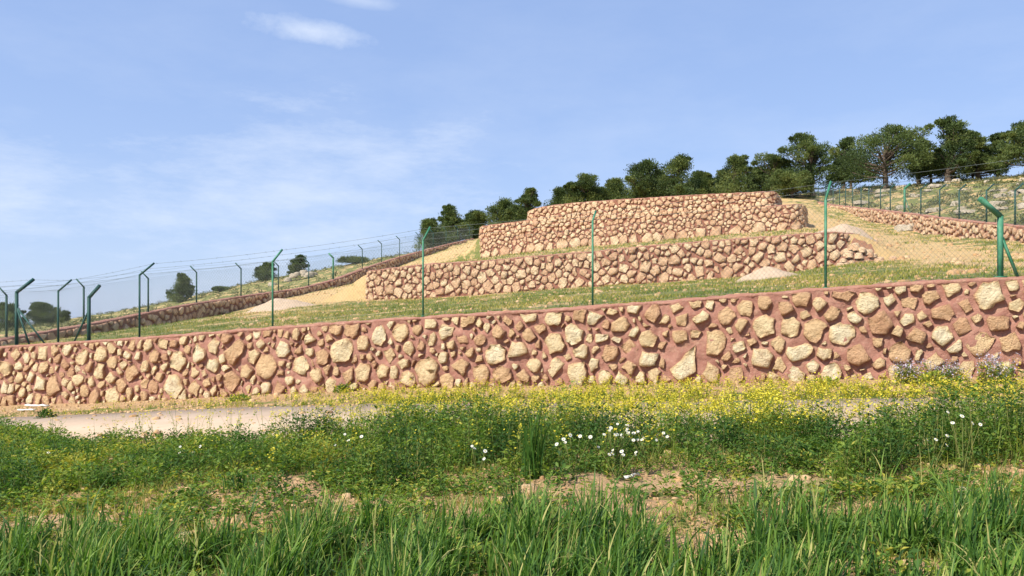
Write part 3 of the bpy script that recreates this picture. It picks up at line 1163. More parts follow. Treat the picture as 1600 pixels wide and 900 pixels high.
def fence(label, posts, mesh_h, sp, r_mesh, r_barb, barb=True, mesh_posts=None):
    """posts: dicts foot, elbow, tip, w, mat, braces"""
    loc = np.array(posts[0]['foot'])
    root = empty('chain_link_fence', loc, label, 'fence')
    for q in posts:
        if not q.get('ghost'):
            post_parts(root, loc, q['foot'], q['elbow'], q['tip'], q['w'], q['mat'], q.get('braces', ()))
    line = [q for q in posts if not q.get('short')]
    s = Soup()
    for a, b in zip(line[:-1], line[1:]):
        mesh_panel(s, a['foot'], b['foot'], mesh_h, sp, r_mesh)
    s.obj('wire_mesh', M_WIRE, root, origin=loc)
    for f in (0.08, 0.52, 0.95):
        s = Soup()
        barbed(s, [np.array(q['elbow']) * (1 - f) + np.array(q['tip']) * f for q in line], r_barb, barb)
        s.obj('barbed_wire', M_WIRE, root, origin=loc)
    return root


def fpost(px, py_elbow, tip, thick=False, braces=(), dark=False, dY=0.33, short=False, ghost=False):
    x, y = on_v(px, V_F + 0.27)
    zf = float(np.interp(uv(x, y)[0], ft_u, ft_z)) + 0.0
    ty = y + dY
    return dict(foot=(x, y, zf), elbow=(x, y, zpix(py_elbow, y)), tip=((tip[0] - 800) / F * ty, ty, zpix(tip[1], ty)),
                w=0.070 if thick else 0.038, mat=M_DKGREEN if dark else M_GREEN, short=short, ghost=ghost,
                braces=[(lambda bx, by: (bx, by, float(np.interp(uv(bx, by)[0], ft_u, ft_z))))(*on_v(b, V_F + 0.27)) for b in braces])


front_posts = [
    fpost(-130, 465, (-100, 444)),
    fpost(26, 457, (53, 436), True, braces=(70, 46), dark=True),
    fpost(91, 455, (112, 437), dark=True),
    fpost(139, 465, (156, 446), True, braces=(116,), short=True, dark=True),
    fpost(218, 430, (241, 411), dark=True),
    fpost(426, 409, (441, 390)),
    fpost(661, 376, (672, 355)),
    fpost(926, 345, (931, 330)),
    fpost(1290, 312, (1298, 284)),
    fpost(1563, 338, (1531, 310), True, braces=(1590,), short=True, dY=-0.12),
    fpost(1690, 262, (1694, 232)),
]
fence('green cranked-post chain link fence along the top of the nearest wall', front_posts, 1.56, 0.085, 0.0017, 0.0034)


def side_fence(label, path, pxs, sgn, thick=(), r=0.0022, sp=0.13, hgt=1.60, dark=True, braced=()):
    posts = []
    px_path = 800 + F * path.P[:, 0] / path.P[:, 1]
    order = np.argsort(px_path)
    for q in pxs:
        s_ = float(np.interp(q, px_path[order], path.s[order]))
        p_, n_, zt_, zb_ = path.at(np.array([s_]))
        p_, n_, zt_ = p_[0], n_[0], float(zt_[0])
        foot = np.array([p_[0] - n_[0] * 0.22, p_[1] - n_[1] * 0.22, zt_])
        out = -n_
        el_ = foot + np.array([0, 0, hgt])
        tip = el_ + np.array([out[0] * 0.36, out[1] * 0.36, 0.34])
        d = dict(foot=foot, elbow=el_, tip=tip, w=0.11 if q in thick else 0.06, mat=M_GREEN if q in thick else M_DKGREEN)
        if q in braced:
            d['braces'] = [foot + np.array([0.1, -0.75, -0.35])]
        posts.append(d)
    return fence(label, posts, 1.5, sp, r, 0.0052, barb=False)


side_fence('dark cranked-post fence on the shaded boundary wall up the shrubby slope', left,
           [-40, 18, 138, 238, 313, 382, 440, 487, 525, 570, 600, 628, 658, 680, 700, 718, 736, 750], -1, thick=(525,))
side_fence('cranked-post fence on the sunlit boundary wall below the rocky slope and pines', right,
           [1250, 1262, 1275, 1286, 1298, 1308, 1317, 1328, 1341, 1353, 1371, 1386, 1408, 1433, 1462, 1492, 1534, 1578, 1640, 1710], 1, thick=(1408,), braced=(1408,))


# ------------------------------------------------------------------ pine trees and bushes
def leaf_tris(C, out, size, r, flat=0.35):
    """tufts of needles: narrow triangles fanning from C along out"""
    n = len(C)
    rd = r.normal(size=(n, 3))
    d = out + rd * flat
    d /= np.linalg.norm(d, axis=1)[:, None]
    sd = np.cross(d, r.normal(size=(n, 3)))
    sd /= np.linalg.norm(sd, axis=1)[:, None] + 1e-9
    L_ = size[:, None]
    a = C - sd * L_ * 0.32
    b = C + sd * L_ * 0.32
    c = C + d * L_
    V = np.stack([a, b, c], 1).reshape(-1, 3)
    return V, np.arange(3 * n).reshape(-1, 3)


def pine(label, px, top_py, base_py, width_px, vdist, shape, seed, name='pine_tree', cat='tree', lean=0.0, group=None, dens=1.0, bot=0.25, tone=0.0, clumps=None):
    r = np.random.default_rng(seed)
    x, y = on_v(px, vdist)
    u_, v_ = uv(x, y)
    zg = z_hill_n(u_, v_)
    zt, zb_ = zpix(top_py, y), min(zpix(base_py, y), zg + 1.5)
    H = zt - zg
    W = width_px / F * y
    root = empty(name, (x, y, zg), label, cat, group)
    # clumps of needles fill an envelope
    n_cl = clumps or 26
    cl = []
    lob = [(r.uniform(0, 6.28), r.uniform(0.6, 1.1)) for _ in range(4)]
    for i in range(n_cl):
        f = ((i + r.uniform(0, 1)) / n_cl) ** 0.9
        if shape == 'round':
            prof_w = math.sqrt(max(0.02, 1 - ((f - 0.35) / 0.68) ** 2))
        elif shape == 'umbrella':
            prof_w = math.sqrt(max(0.02, 1 - ((f - 0.25) / 0.78) ** 2))
        elif shape == 'tall':
            prof_w = 1.0 - 0.62 * f
        elif shape == 'mound':
            prof_w = max(0.16, 1.05 - 0.95 * f ** 1.3)
        else:                                  # ragged
            prof_w = (0.8 - 0.35 * f) * (0.85 + 0.35 * math.sin(7.0 * f + seed))
        hf = bot + (1 - bot) * f
        a = i * 2.399 + r.uniform(-0.6, 0.6)
        q_ = max(w_ * max(0.0, math.cos(a - a0)) for a0, w_ in lob)
        prof_w *= r.uniform(0.7, 1.1) * (0.72 + 0.4 * q_)
        rad = W / 2 * prof_w
        cr = max(0.15 * W, 0.085 * H) * r.uniform(0.7, 1.4) * (1.15 - 0.45 * f)
        off = max(0.0, rad - cr * 0.7) * math.sqrt(r.uniform(0.3, 1.0))
        hz = min(hf * H * r.uniform(0.88, 1.04), H - cr * 0.5)
        cl.append((math.cos(a) * off + lean * hf * H + 0.10 * W * math.sin(3 * f + seed), math.sin(a) * off, hz, cr))
    cl.append((lean * H + 0.10 * W * math.sin(3 + seed), 0.0, H - 0.075 * H, 0.10 * H))
    for i in range(14):                        # sprays that stick out of the outline
        k = int(r.integers(0, len(cl)))
        cx, cy, cz, cr = cl[k]
        a = math.atan2(cy, cx) + r.normal(0, 0.5)
        q_ = cr * r.uniform(0.6, 1.3)
        cl.append((cx + math.cos(a) * q_, cy + math.sin(a) * q_, min(cz + cr * r.uniform(-0.3, 0.7), H - 0.1), cr * r.uniform(0.28, 0.5)))
    V_, T_, ti = [], [], []
    for cx, cy, cz, cr in cl:
        n = int(560 * dens * (0.5 + 0.5 * cr / 0.8))
        d = r.normal(size=(n, 3))
        d /= np.linalg.norm(d, axis=1)[:, None]
        rad = cr * (0.35 + 0.75 * r.random(n) ** 0.55)
        lump = 1 + 0.28 * np.sin(d[:, 0] * 5 + cx * 9) * np.sin(d[:, 1] * 5 + cy * 7) + 0.15 * np.sin(d[:, 2] * 8 + cz * 5)
        P = np.column_stack([cx + d[:, 0] * rad * lump, cy + d[:, 1] * rad * lump, cz + d[:, 2] * rad * lump * 0.58])
        o = d * 0.8 + np.array([0, 0, 0.55])
        sz = r.uniform(0.08, 0.21, n) * (0.8 + 0.05 * H)
        V, T = leaf_tris(P, o, sz, r, 0.45)
        base = r.uniform(0.2, 0.95) + tone
        tt = np.clip(base + r.normal(0, 0.13, n), 0, 1)
        V_.append(V); ti.append(np.repeat(tt, 3))
    V_ = np.concatenate(V_)
    V_[:, 2] = np.maximum(V_[:, 2], 0.02)
    mobj('crown', V_, np.arange(len(V_)).reshape(-1, 3), M_PINE, root, tint=np.concatenate(ti))
    s = Soup()
    tr = 0.035 * H + 0.03
    tp = [np.array([0.0, 0.0, -0.2])]
    for k in range(1, 6):
        h = 0.85 * H * k / 5
        tp.append(np.array([lean * h + r.normal(0, 0.03 * H * 0.5), r.normal(0, 0.03 * H * 0.5), h]))
    sadd_tube(s, tp, [tr * (1.25 - 0.2 * k) for k in range(6)], 8)
    for cx, cy, cz, cr in cl:
        h0 = max(0.12 * H, cz * 0.62)
        k = min(5, h0 / (0.85 * H) * 5)
        i0 = int(k)
        a = tp[i0] + (tp[min(i0 + 1, 5)] - tp[i0]) * (k - i0)
        b = np.array([cx, cy, cz])
        mid_ = (a + b) / 2 + np.array([0, 0, -0.04 * H])
        sadd_tube(s, [a, mid_, b], [tr * 0.42, tr * 0.26, tr * 0.1], 5)
    s.obj('trunk', M_BARK, root, smooth=True)
    return root


PINES = [
    ('low dark pine with a rounded crown, first of the row behind the shaded wall', 668, 343, 395, 46, 92, 'round', 1),
    ('dark pine between two lower ones behind the shaded wall, flat lumpy top', 712, 321, 388, 46, 93, 'round', 2),
    ('short pine squeezed just beside the corner of the highest wall', 748, 329, 384, 40, 94, 'ragged', 3),
    ('low pine whose crown slopes up towards a taller thin neighbour', 788, 312, 366, 52, 95, 'round', 4),
    ('thin pine with a small high tuft left of the raised parapet', 826, 295, 356, 42, 94, 'ragged', 5),
    ('low loose pine showing just over the start of the raised parapet', 866, 294, 350, 46, 96, 'ragged', 6),
    ('bushy pine in the dip over the raised parapet, dull green', 895, 287, 345, 48, 95, 'round', 7),
    ('pine with a lopsided domed top before the gap over the raised parapet', 922, 273, 342, 46, 95, 'ragged', 8),
    ('low pine with a long sloping shoulder over the raised parapet', 968, 279, 335, 56, 97, 'round', 9),
    ('broad pine with twin humps over the middle of the raised parapet', 1014, 250, 332, 62, 95, 'ragged', 10),
    ('upright pine with the highest top over the raised parapet', 1056, 243, 330, 62, 96, 'round', 11),
    ('small pine at the low notch over the raised parapet', 1098, 272, 322, 36, 98, 'round', 12),
    ('rounded grey-green pine over the last third of the raised parapet', 1150, 242, 318, 60, 98, 'round', 13),
    ('open pine with a leaning branch just past the raised parapet', 1208, 240, 316, 58, 97, 'ragged', 14),
    ('low spreading pine filling in under its taller neighbours at the end of the parapet', 1238, 268, 312, 60, 94, 'umbrella', 15),
    ('large dark layered pine behind the tall green post', 1270, 211, 306, 72, 97, 'round', 16),
    ('slim bluish pine peeping between two large dark pines', 1318, 213, 298, 46, 103, 'ragged', 17),
    ('widest pine, a broad umbrella crown on a visible forked trunk', 1383, 199, 298, 112, 96, 'umbrella', 18),
    ('small pine in the shade beside the tallest one', 1436, 216, 290, 36, 103, 'ragged', 19),
    ('tallest pine with a narrow pointed top', 1482, 181, 290, 74, 98, 'tall', 20),
    ('sparse pale pine right after the tallest one', 1530, 205, 286, 46, 101, 'ragged', 21),
    ('small pine with a rounded top between the sparse one and the frame edge', 1560, 210, 284, 40, 102, 'round', 22),
    ('bright green pine cut off by the edge of the picture', 1602, 188, 282, 74, 97, 'umbrella', 23),
    ('low shadowed pine filling the gap under the tallest pine', 1455, 240, 292, 60, 101, 'umbrella', 24),
]
PINES += [
    ('low pine half hidden behind the first round pine of the row', 690, 345, 395, 44, 99, 'mound', 31),
    ('low pine half hidden in the dip before the highest wall corner', 735, 340, 390, 44, 99, 'mound', 32),
    ('low pine half hidden below the thin pine with the high tuft', 808, 322, 362, 50, 100, 'mound', 33),
    ('low pine half hidden in the notch below the two domed tops over the parapet', 945, 294, 345, 44, 101, 'mound', 34),
    ('low pine half hidden between the twin-humped and the highest pine over the parapet', 1036, 268, 330, 50, 101, 'mound', 35),
    ('low pine half hidden just after the highest top over the parapet', 1085, 268, 325, 44, 102, 'mound', 36),
    ('low pine half hidden before the rounded grey-green pine', 1124, 266, 320, 40, 102, 'mound', 37),
    ('low pine half hidden between the grey-green pine and the leaning branch', 1182, 262, 318, 46, 102, 'mound', 38),
    ('low pine half hidden under the slim bluish pine', 1330, 246, 300, 56, 103, 'umbrella', 39),
    ('low pine half hidden under the sparse pale pine', 1520, 244, 288, 60, 103, 'umbrella', 40),
]
for lab, px, tp, bp, w, v, sh, sd in PINES:
    b_ = {'umbrella': 0.28, 'tall': 0.16, 'round': 0.16, 'ragged': 0.18}.get(sh, 0.04)
    if px < 1230 and sh == 'round':
        sh = 'mound'
    pine(lab, px, tp, bp, w * (1.6 if px < 1230 else 1.3), v, sh, 100 + sd, group='pines along the crest', bot=0.04 if px < 1230 else b_, tone={17: -0.05, 23: 0.12, 16: -0.08, 20: -0.05, 21: 0.1}.get(sd, 0.0), lean=0.06 * math.sin(sd * 2.3))
BUSHES = [
    ('round dark tree standing alone behind the shaded wall', 281, 428, 474, 56, 62, 'ragged', 1, 'small_tree', 'tree'),
    ('dark tree at the very edge of the picture behind the first post', 8, 473, 520, 58, 52, 'round', 2, 'small_tree', 'tree'),
    ('broad rounded shrub behind the two leftmost posts', 70, 473, 512, 66, 56, 'umbrella', 3, 'shrub', 'shrub'),
    ('flat little shrub on the skyline between two thin fence posts', 348, 449, 468, 36, 68, 'umbrella', 4, 'shrub', 'shrub'),
    ('dark shrub behind the second tall light green post', 419, 411, 448, 48, 74, 'mound', 5, 'small_tree', 'tree'),
    ('upright dark shrub next along the slope from the light green post', 466, 399, 434, 46, 78, 'ragged', 6, 'small_tree', 'tree'),
    ('low wide shrub on the slope before the pines begin', 556, 403, 421, 52, 82, 'umbrella', 7, 'shrub', 'shrub'),
]
for lab, px, tp, bp, w, v, sh, sd, nm, ct in BUSHES:
    pine(lab, px, tp, bp, w, v, sh, 300 + sd, name=nm, cat=ct, bot=0.05, dens=0.75, group='shrubs on the slope beyond the shaded wall', tone=-0.08)

# ------------------------------------------------------------------ rocks, heaps and oddments
def lump(r, sx, sy, sz, seg=9, rings=4, jit=0.16):
    """a broken boulder sitting on z = 0"""
    V = [np.array([0, 0, sz * r.uniform(0.9, 1.1)])]
    for k in range(1, rings + 1):
        a = k / rings * math.pi / 2
        for j in range(seg):
            t_ = 2 * math.pi * (j + 0.5 * (k % 2)) / seg
            q = 1 + r.uniform(-jit, jit)
            V.append(np.array([sx * math.sin(a) ** 0.7 * math.cos(t_) * q, sy * math.sin(a) ** 0.7 * math.sin(t_) * q, sz * (math.cos(a) ** 0.8 if k < rings else -0.35) * (1 + r.uniform(-jit, jit))]))
    T = [(0, 1 + j, 1 + (j + 1) % seg) for j in range(seg)]
    for k in range(rings - 1):
        for j in range(seg):
            a, b = 1 + k * seg + j, 1 + k * seg + (j + 1) % seg
            c_, d = a + seg, b + seg
            T += [(a, c_, d), (a, d, b)]
    return np.array(V), np.array(T)


r2 = np.random.default_rng(77)
cnt = 0
while cnt < 64:                                   # outcrops on the slope beyond the sunlit wall
    px, v = r2.uniform(1290, 1660), r2.uniform(44, 103)
    x, y = on_v(px, v)
    u_, v_ = uv(x, y)
    if u_ < RB(v) + 1.2:
        continue
    if fbm(x * 0.12, y * 0.3, 2.0, 2) < -0.15:
        continue
    sx = r2.uniform(0.25, 0.9)
    V, T = lump(r2, sx, sx * r2.uniform(0.4, 0.8), r2.uniform(0.12, 0.32), 8, 3)
    mobj('rock', V, T, M_ROCK, loc=(x, y, z_hill_n(u_, v_) + 0.03), label='pale limestone rock lying in the scrub of the slope below the pines', category='rock', group='rocks on the slope below the pines')
    cnt += 1


def rock_pile(label, px, v, n, spread, size, seed):
    r = np.random.default_rng(seed)
    x, y = on_v(px, v)
    u_, v_ = uv(x, y)
    z = z_hill_n(u_, v_)
    root = empty('rock_pile', (x, y, z), label, 'rock pile')
    for k in range(n):
        dx, dy = r.normal(0, spread, 2)
        sx = size * r.uniform(0.5, 1.2)
        V, T = lump(r, sx, sx * 0.8, sx * 0.7, 8, 3)
        uu1, vv1 = uv(x + dx, y + dy * 0.5)
        hh = max(0, spread * 0.5 * (1 - math.hypot(dx, dy * 0.5) / (spread * 1.6)))
        mobj('rock', V, T, M_ROCK, root, loc=(dx, dy * 0.5, z_hill_n(uu1, vv1) - z + hh))


rock_pile('heap of pale rocks on the slope just beyond the shaded boundary wall', 470, 66, 14, 1.3, 0.45, 5)
rock_pile('heap of pale rocks against the back of the sunlit boundary wall', 1440, 58.5, 12, 0.9, 0.42, 6)


def heap(name, label, px, py, v, w, d, h, mat, seed, cat='sand heap', skew=0.0):
    r = np.random.default_rng(seed)
    x, y = on_v(px, v)
    u_, v_ = uv(x, y)
    nr, ns_ = 9, 28
    V = []
    for k in range(nr + 1):
        f = k / nr
        for j in range(ns_):
            t_ = 2 * math.pi * j / ns_
            q = 1 + 0.18 * mnoise.noise(Vector((math.cos(t_) * 1.6 + seed, math.sin(t_) * 1.6, f)))
            dx, dy = w * f * q * math.cos(t_) + skew * (1 - f), d * f * q * math.sin(t_)
            zz = h * (max(0, 1 - f ** 1.25) ** 1.25) + 0.14 * h * mnoise.noise(Vector((dx * 2.2, dy * 2.2, seed)))
            gz = z_hill_n(*uv(x + dx, y + dy))
            V.append((dx, dy, gz + zz - 0.05 * f))
    V = np.array(V)
    z0 = z_hill_n(u_, v_)
    V[:, 2] -= z0
    q = []
    for k in range(nr):
        for j in range(ns_):
            q.append((k * ns_ + j, k * ns_ + (j + 1) % ns_, (k + 1) * ns_ + (j + 1) % ns_, (k + 1) * ns_ + j))
    return mobj(name, V, np.array(q), mat, smooth=True, loc=(x, y, z0), label=label, category=cat)


heap('sand_heap', 'pale sand heap on the grass strip below the middle wall', 1196, 446, 30.6, 1.45, 0.9, 0.48, M_SAND, 3)
heap('sand_heap', 'spread of pale gravel on the strip near the shaded boundary wall', 440, 490, 33.0, 1.9, 1.5, 0.55, M_SAND, 4, skew=-0.3)
heap('sand_heap', 'pale earth mound behind the rounded end of the middle wall', 1322, 360, 40.5, 1.7, 1.1, 0.42, M_SAND, 9)
heap('earth_ramp', 'sloping stony ramp at the foot of the rounded wall end', 1338, 405, 35.5, 1.05, 0.8, 0.75, M_STONE2, 12, cat='earth bank')
rs = np.random.default_rng(4)
x, y = on_v(1336, 35.3)
for k in range(26):                                 # rubble of the ramp
    dx, dy = rs.normal(0, 0.55), rs.normal(-0.15, 0.35)
    V, T = lump(rs, rs.uniform(0.10, 0.22), rs.uniform(0.1, 0.18), rs.uniform(0.1, 0.2), 7, 3)
    q = uv(x + dx, y + dy)
    hgt = 0.72 * max(0, 1 - math.hypot(dx / 1.05, (dy) / 0.8)) ** 1.1
    mobj('rubble_stone', V, T, M_STONE2, tint=rs.uniform(0.2, 0.9), loc=(x + dx, y + dy, z_hill_n(*q) + hgt - 0.03), label='rubble stone on the ramp at the rounded wall end',
         category='stone', group='rubble stones on the ramp')


def zf(x, y):
    u_, v_ = uv(x, y)
    a = float(smoothstep(8.9, 8.0, v_)) * 0.05 + float(smoothstep(12.7, 13.4, v_)) * 0.025
    return float(z_field(u_, v_)) + a * (fbm(x * 1.1, y * 1.1, 3.1, 3) + 0.5 * fbm(x * 4.5, y * 4.5, 7.7, 3))


def ground_at(px, py):
    """field point seen at a photo pixel"""
    Y = 8.0
    k = (px - 800) / F
    for _ in range(40):
        Y = 0.5 * Y + 0.5 * (E - zf(k * Y, Y)) * F / (py - 500)
    return k * Y, Y, zf(k * Y, Y)


def board(label, px, py, length, yaw, seed, w=0.13, th=0.03, name='wooden_board'):
    r = np.random.default_rng(seed)
    x, y, z = ground_at(px, py)
    V = []
    for i in range(7):
        f = i / 6 - 0.5
        ww = w * (1 - 0.25 * abs(f) ** 2) * (1 + r.uniform(-0.08, 0.08))
        for a, b in ((-1, 0), (1, 0), (1, 1), (-1, 1)):
            V.append((f * length, a * ww / 2, b * th + 0.01 * r.uniform(-1, 1) + 0.012 * math.sin(f * 5)))
    q = [(i * 4 + j, i * 4 + (j + 1) % 4, i * 4 + 4 + (j + 1) % 4, i * 4 + 4 + j) for i in range(6) for j in range(4)] + [(0, 3, 2, 1), (24, 25, 26, 27)]
    o = mobj(name, V, np.array(q), M_PLANK, loc=(x, y, z + 0.03), label=label, category='board')
    o.rotation_euler = (0.05, 0.02, yaw)


board('white weathered board lying at the foot of the nearest wall', 58, 636, 0.75, -0.3, 1)
board('shorter whitish board lying just in front of the other board', 42, 643, 0.5, -0.25, 2, w=0.09)
board('white splinter of wood on the bare soil before the weeds', 987, 750, 0.17, 0.55, 3, w=0.035, th=0.018, name='wood_splinter')
for lab, px, py, s_, sd in [
    ('pinkish fist-sized stone among the wheat at the bottom of the picture', 1172, 868, 0.075, 1),
    ('grey-brown stone at the edge of the weeds beside the soil patch', 826, 768, 0.085, 2),
    ('whitish stone at the back edge of the soil patch near the curly vetch', 1122, 752, 0.05, 3),
    ('reddish stone in the wheat near the bottom edge', 290, 842, 0.06, 4),
    ('flat tan stone on the bare ground past the curly vetch', 1500, 775, 0.085, 5)]:
    r = np.random.default_rng(sd)
    V, T = lump(r, s_, s_ * 0.75, s_ * 0.8, 9, 4)
    x, y, z = ground_at(px, py)
    mobj('field_stone', V, T, M_STONE, smooth=True, tint=0.3 + 0.12 * sd, loc=(x, y, z), label=lab, category='stone')


# ------------------------------------------------------------------ plants
def blades(P, h, w, yaw, lean, bend, tint, seg=3, taper=0.85):
    """grass blades; P (n,3); lean/bend in radians"""
    n = len(P)
    P = np.asarray(P, float)
    h, w, yaw, lean, bend = (np.broadcast_to(np.asarray(a, float), (n,)) for a in (h, w, yaw, lean, bend))
    dx, dy = np.cos(yaw), np.sin(yaw)
    tw = yaw + math.pi / 2 + rng.normal(0, 0.5, n)
    sx, sy = np.cos(tw), np.sin(tw)
    V = np.zeros((n, 2 * seg + 1, 3))
    pos = P.copy()
    ang = lean.copy()
    for k in range(seg + 1):
        f = k / seg
        if k:
            st = h / seg
            pos = pos + np.stack([dx * np.sin(ang) * st, dy * np.sin(ang) * st, np.cos(ang) * st], -1)
        ang = lean + bend * (f + 0.5 / seg) ** 1.6
        ww = w * (1 - taper * f ** 1.7) / 2
        if k < seg:
            V[:, 2 * k] = pos - np.stack([sx * ww, sy * ww, 0 * ww], -1)
            V[:, 2 * k + 1] = pos + np.stack([sx * ww, sy * ww, 0 * ww], -1)
        else:
            V[:, 2 * seg] = pos
    nv = 2 * seg + 1
    base = np.arange(n)[:, None] * nv
    q = np.concatenate([base + np.array([[2 * k, 2 * k + 1, 2 * k + 3, 2 * k + 2]]) for k in range(seg - 1)]) if seg > 1 else np.zeros((0, 4), int)
    t_ = base + np.array([[2 * seg - 2, 2 * seg - 1, 2 * seg]])
    return V.reshape(-1, 3), q, t_, np.repeat(np.broadcast_to(np.asarray(tint, float), (n,)), nv)


def leaves(P, d, size, width, tint):
    """folded diamond leaves pointing along d"""
    n = len(P)
    d = d / (np.linalg.norm(d, axis=1)[:, None] + 1e-9)
    up = np.array([0, 0, 1.0]) + rng.normal(0, 0.35, (n, 3))
    s_ = np.cross(d, up)
    s_ /= np.linalg.norm(s_, axis=1)[:, None] + 1e-9
    nrm = np.cross(s_, d)
    size = np.broadcast_to(np.asarray(size, float), (n,))[:, None]
    wd = size * np.broadcast_to(np.asarray(width, float), (n,))[:, None]
    a = P
    m_ = P + d * size * 0.5
    b = m_ + s_ * wd * 0.5 + nrm * size * 0.10
    c = P + d * size - nrm * size * 0.12
    e = m_ - s_ * wd * 0.5 + nrm * size * 0.10
    V = np.stack([a, b, c, e], 1).reshape(-1, 3)
    i = np.arange(n)[:, None] * 4
    T = np.concatenate([i + np.array([[0, 1, 2]]), i + np.array([[0, 2, 3]])])
    return V, T, np.repeat(np.broadcast_to(np.asarray(tint, float), (n,)), 4)


def zf_arr(x, y):
    u_, v_ = uv(x, y)
    a = smoothstep(8.9, 8.0, v_) * 0.05 + smoothstep(12.7, 13.4, v_) * 0.025
    return z_field(u_, v_) + a * (fbm_arr(x * 1.1, y * 1.1, 3.1, 3) + 0.5 * fbm_arr(x * 4.5, y * 4.5, 7.7, 3))


def scatter(n, y0, y1, margin=150, pw=1.0):
    """points on the field in the view wedge, uniform by area"""
    Y = np.sqrt(rng.uniform(y0 ** 2, y1 ** 2, n))
    px = rng.uniform(-margin, 1600 + margin, n)
    return (px - 800) / F * Y, Y, px


def add_all(s, V, q, t_, ti):
    base = s.n
    s.V.append(V.astype(np.float32)); s.T.append(ti.astype(np.float32)); s.n += len(V)
    if len(q):
        s.Fq.append(q + base)
    if len(t_):
        s.Ft.append(t_ + base)


# young wheat: clumps of leaves in the near field
x, y, px = scatter(12500, 3.3, 6.9)
nzv = fbm_arr(x * 0.9, y * 0.9, 4.0, 2)
edge = 5.85 + 0.30 * np.sin(px * 0.009 + 1.0) + 0.75 * nzv - np.interp(px, [400, 900, 1200, 1600], [0, 0.15, 0.4, 0.8])
edge = edge - 0.55 * np.exp(-((px - 1010) / 130) ** 2)
cl_ = fbm_arr(x * 2.6, y * 2.6, 9.0, 2)
keep = (y < edge) & (rng.random(len(x)) < np.clip(0.36 + 2.0 * cl_, 0.02, 1))
keep |= (rng.random(len(x)) < 0.012) & (y < 6.6)
x, y, px, cl_ = x[keep], y[keep], px[keep], cl_[keep]
print('wheat', len(x))
z = zf_arr(x, y)
s = Soup()
vig = np.clip(0.85 + 0.55 * cl_, 0.55, 1.15) * np.interp(px, [0, 1000, 1250, 1600], [1.0, 1.0, 0.9, 0.78])
for rep in range(7):
    n = len(x)
    P = np.stack([x + rng.normal(0, 0.02, n), y + rng.normal(0, 0.02, n), z - 0.01], -1)
    hh = rng.uniform(0.16, 0.47, n) * (1.05 if rep < 3 else 0.8) * vig
    yaw = rng.normal(0.3, 1.5, n)
    lean = np.abs(rng.normal(0.14, 0.17, n))
    bend = np.where(rng.random(n) < 0.4, rng.uniform(0.9, 2.6, n), rng.uniform(0.1, 0.8, n))
    ti = np.clip(rng.normal(0.40, 0.26, n) - 0.12 * (hh < 0.2), 0, 1)
    ti = np.where(rng.random(n) < 0.05, 1.0, ti)
    add_all(s, *blades(P, hh, rng.uniform(0.009, 0.021, n), yaw, lean, bend, ti, seg=5))
s.obj('wheat_crop', M_WHEAT, smooth=True, label='young green wheat filling the near edge of the field', category='wheat', kind='stuff')

# thin low grass on the bare soil strip and among the wheat
x, y, px = scatter(26000, 3.6, 9.6)
dn = fbm_arr(x * 0.75, y * 1.3, 21.0, 3)
bare = 0.75 * np.exp(-((px - 1040) / 210) ** 2) * np.exp(-((y - 6.9) / 0.9) ** 2) + 0.55 * np.exp(-((px - 640) / 200) ** 2) * np.exp(-((y - 7.1) / 0.7) ** 2) + 0.5 * np.exp(-((px - 370) / 110) ** 2) * np.exp(-((y - 6.9) / 0.7) ** 2)
keep = rng.random(len(x)) < np.clip(0.60 + 1.5 * dn - bare, 0.02, 1)
x, y, px = x[keep], y[keep], px[keep]
z = zf_arr(x, y)
s = Soup()
for rep in range(4):
    n = len(x)
    P = np.stack([x + rng.normal(0, 0.03, n), y + rng.normal(0, 0.03, n), z - 0.005], -1)
    ti = np.clip(rng.normal(0.40, 0.24, n) + 0.25 * np.exp(-((px - 150) / 200) ** 2), 0, 1)
    add_all(s, *blades(P, rng.uniform(0.04, 0.15, n), rng.uniform(0.003, 0.008, n), rng.uniform(0, 6.28, n), np.abs(rng.normal(0.35, 0.3, n)), rng.uniform(0.2, 1.2, n), ti, seg=2))
s.obj('short_grass', M_DRYGRASS, label='short yellow-green grass between the wheat and the weeds', category='grass', kind='stuff')


# leafy weeds: a bank of mixed herbs between the field and the road
def weed_height(px, y):
    xp = [-200, 0, 150, 300, 450, 560, 700, 850, 1000, 1120, 1220, 1320, 1450, 1800]
    hp = [0.32, 0.30, 0.20, 0.22, 0.28, 0.36, 0.42, 0.43, 0.38, 0.31, 0.25, 0.30, 0.44, 0.52]
    return np.interp(px, xp, hp)


x, y, px = scatter(21000, 6.6, 15.0)
u_, v_ = uv(x, y)
hw = weed_height(px, y)
nn = fbm_arr(x * 1.2, y * 1.2, 31.0, 2) + 0.5 * fbm_arr(x * 3.0, y * 3.0, 33.0, 2)
ynear = np.interp(px, [0, 300, 800, 1000, 1200, 1600], [7.7, 8.1, 7.35, 7.75, 7.2, 6.6])
w_ = smoothstep(-0.5, 0.5, y - ynear + 0.7 * nn) * smoothstep(0.4, 0.0, v_ - np.interp(px, [0, 60, 140, 420, 640], [9.4, 8.9, 8.2, 8.3, 9.5]))
keep = rng.random(len(x)) < np.clip(w_ * (0.85 + 1.2 * nn), 0.0, 1)
x, y, px, hw, nn, w_ = (a[keep] for a in (x, y, px, hw, nn, w_))
hw = hw * (0.35 + 0.65 * np.clip(w_, 0, 1)) * rng.uniform(0.4, 1.15, len(x)) * np.clip(1 + 0.8 * nn, 0.4, 1.5)
z = zf_arr(x, y)
s = Soup()
st = Soup()
n = len(x)
print('weeds', n)
tone = np.clip(np.interp(px, [0, 300, 600, 1000, 1600], [0.52, 0.52, 0.36, 0.30, 0.32]) + 0.8 * fbm_arr(x * 1.3, y * 1.3, 41.0, 2) + rng.normal(0, 0.12, n), 0.02, 0.97)
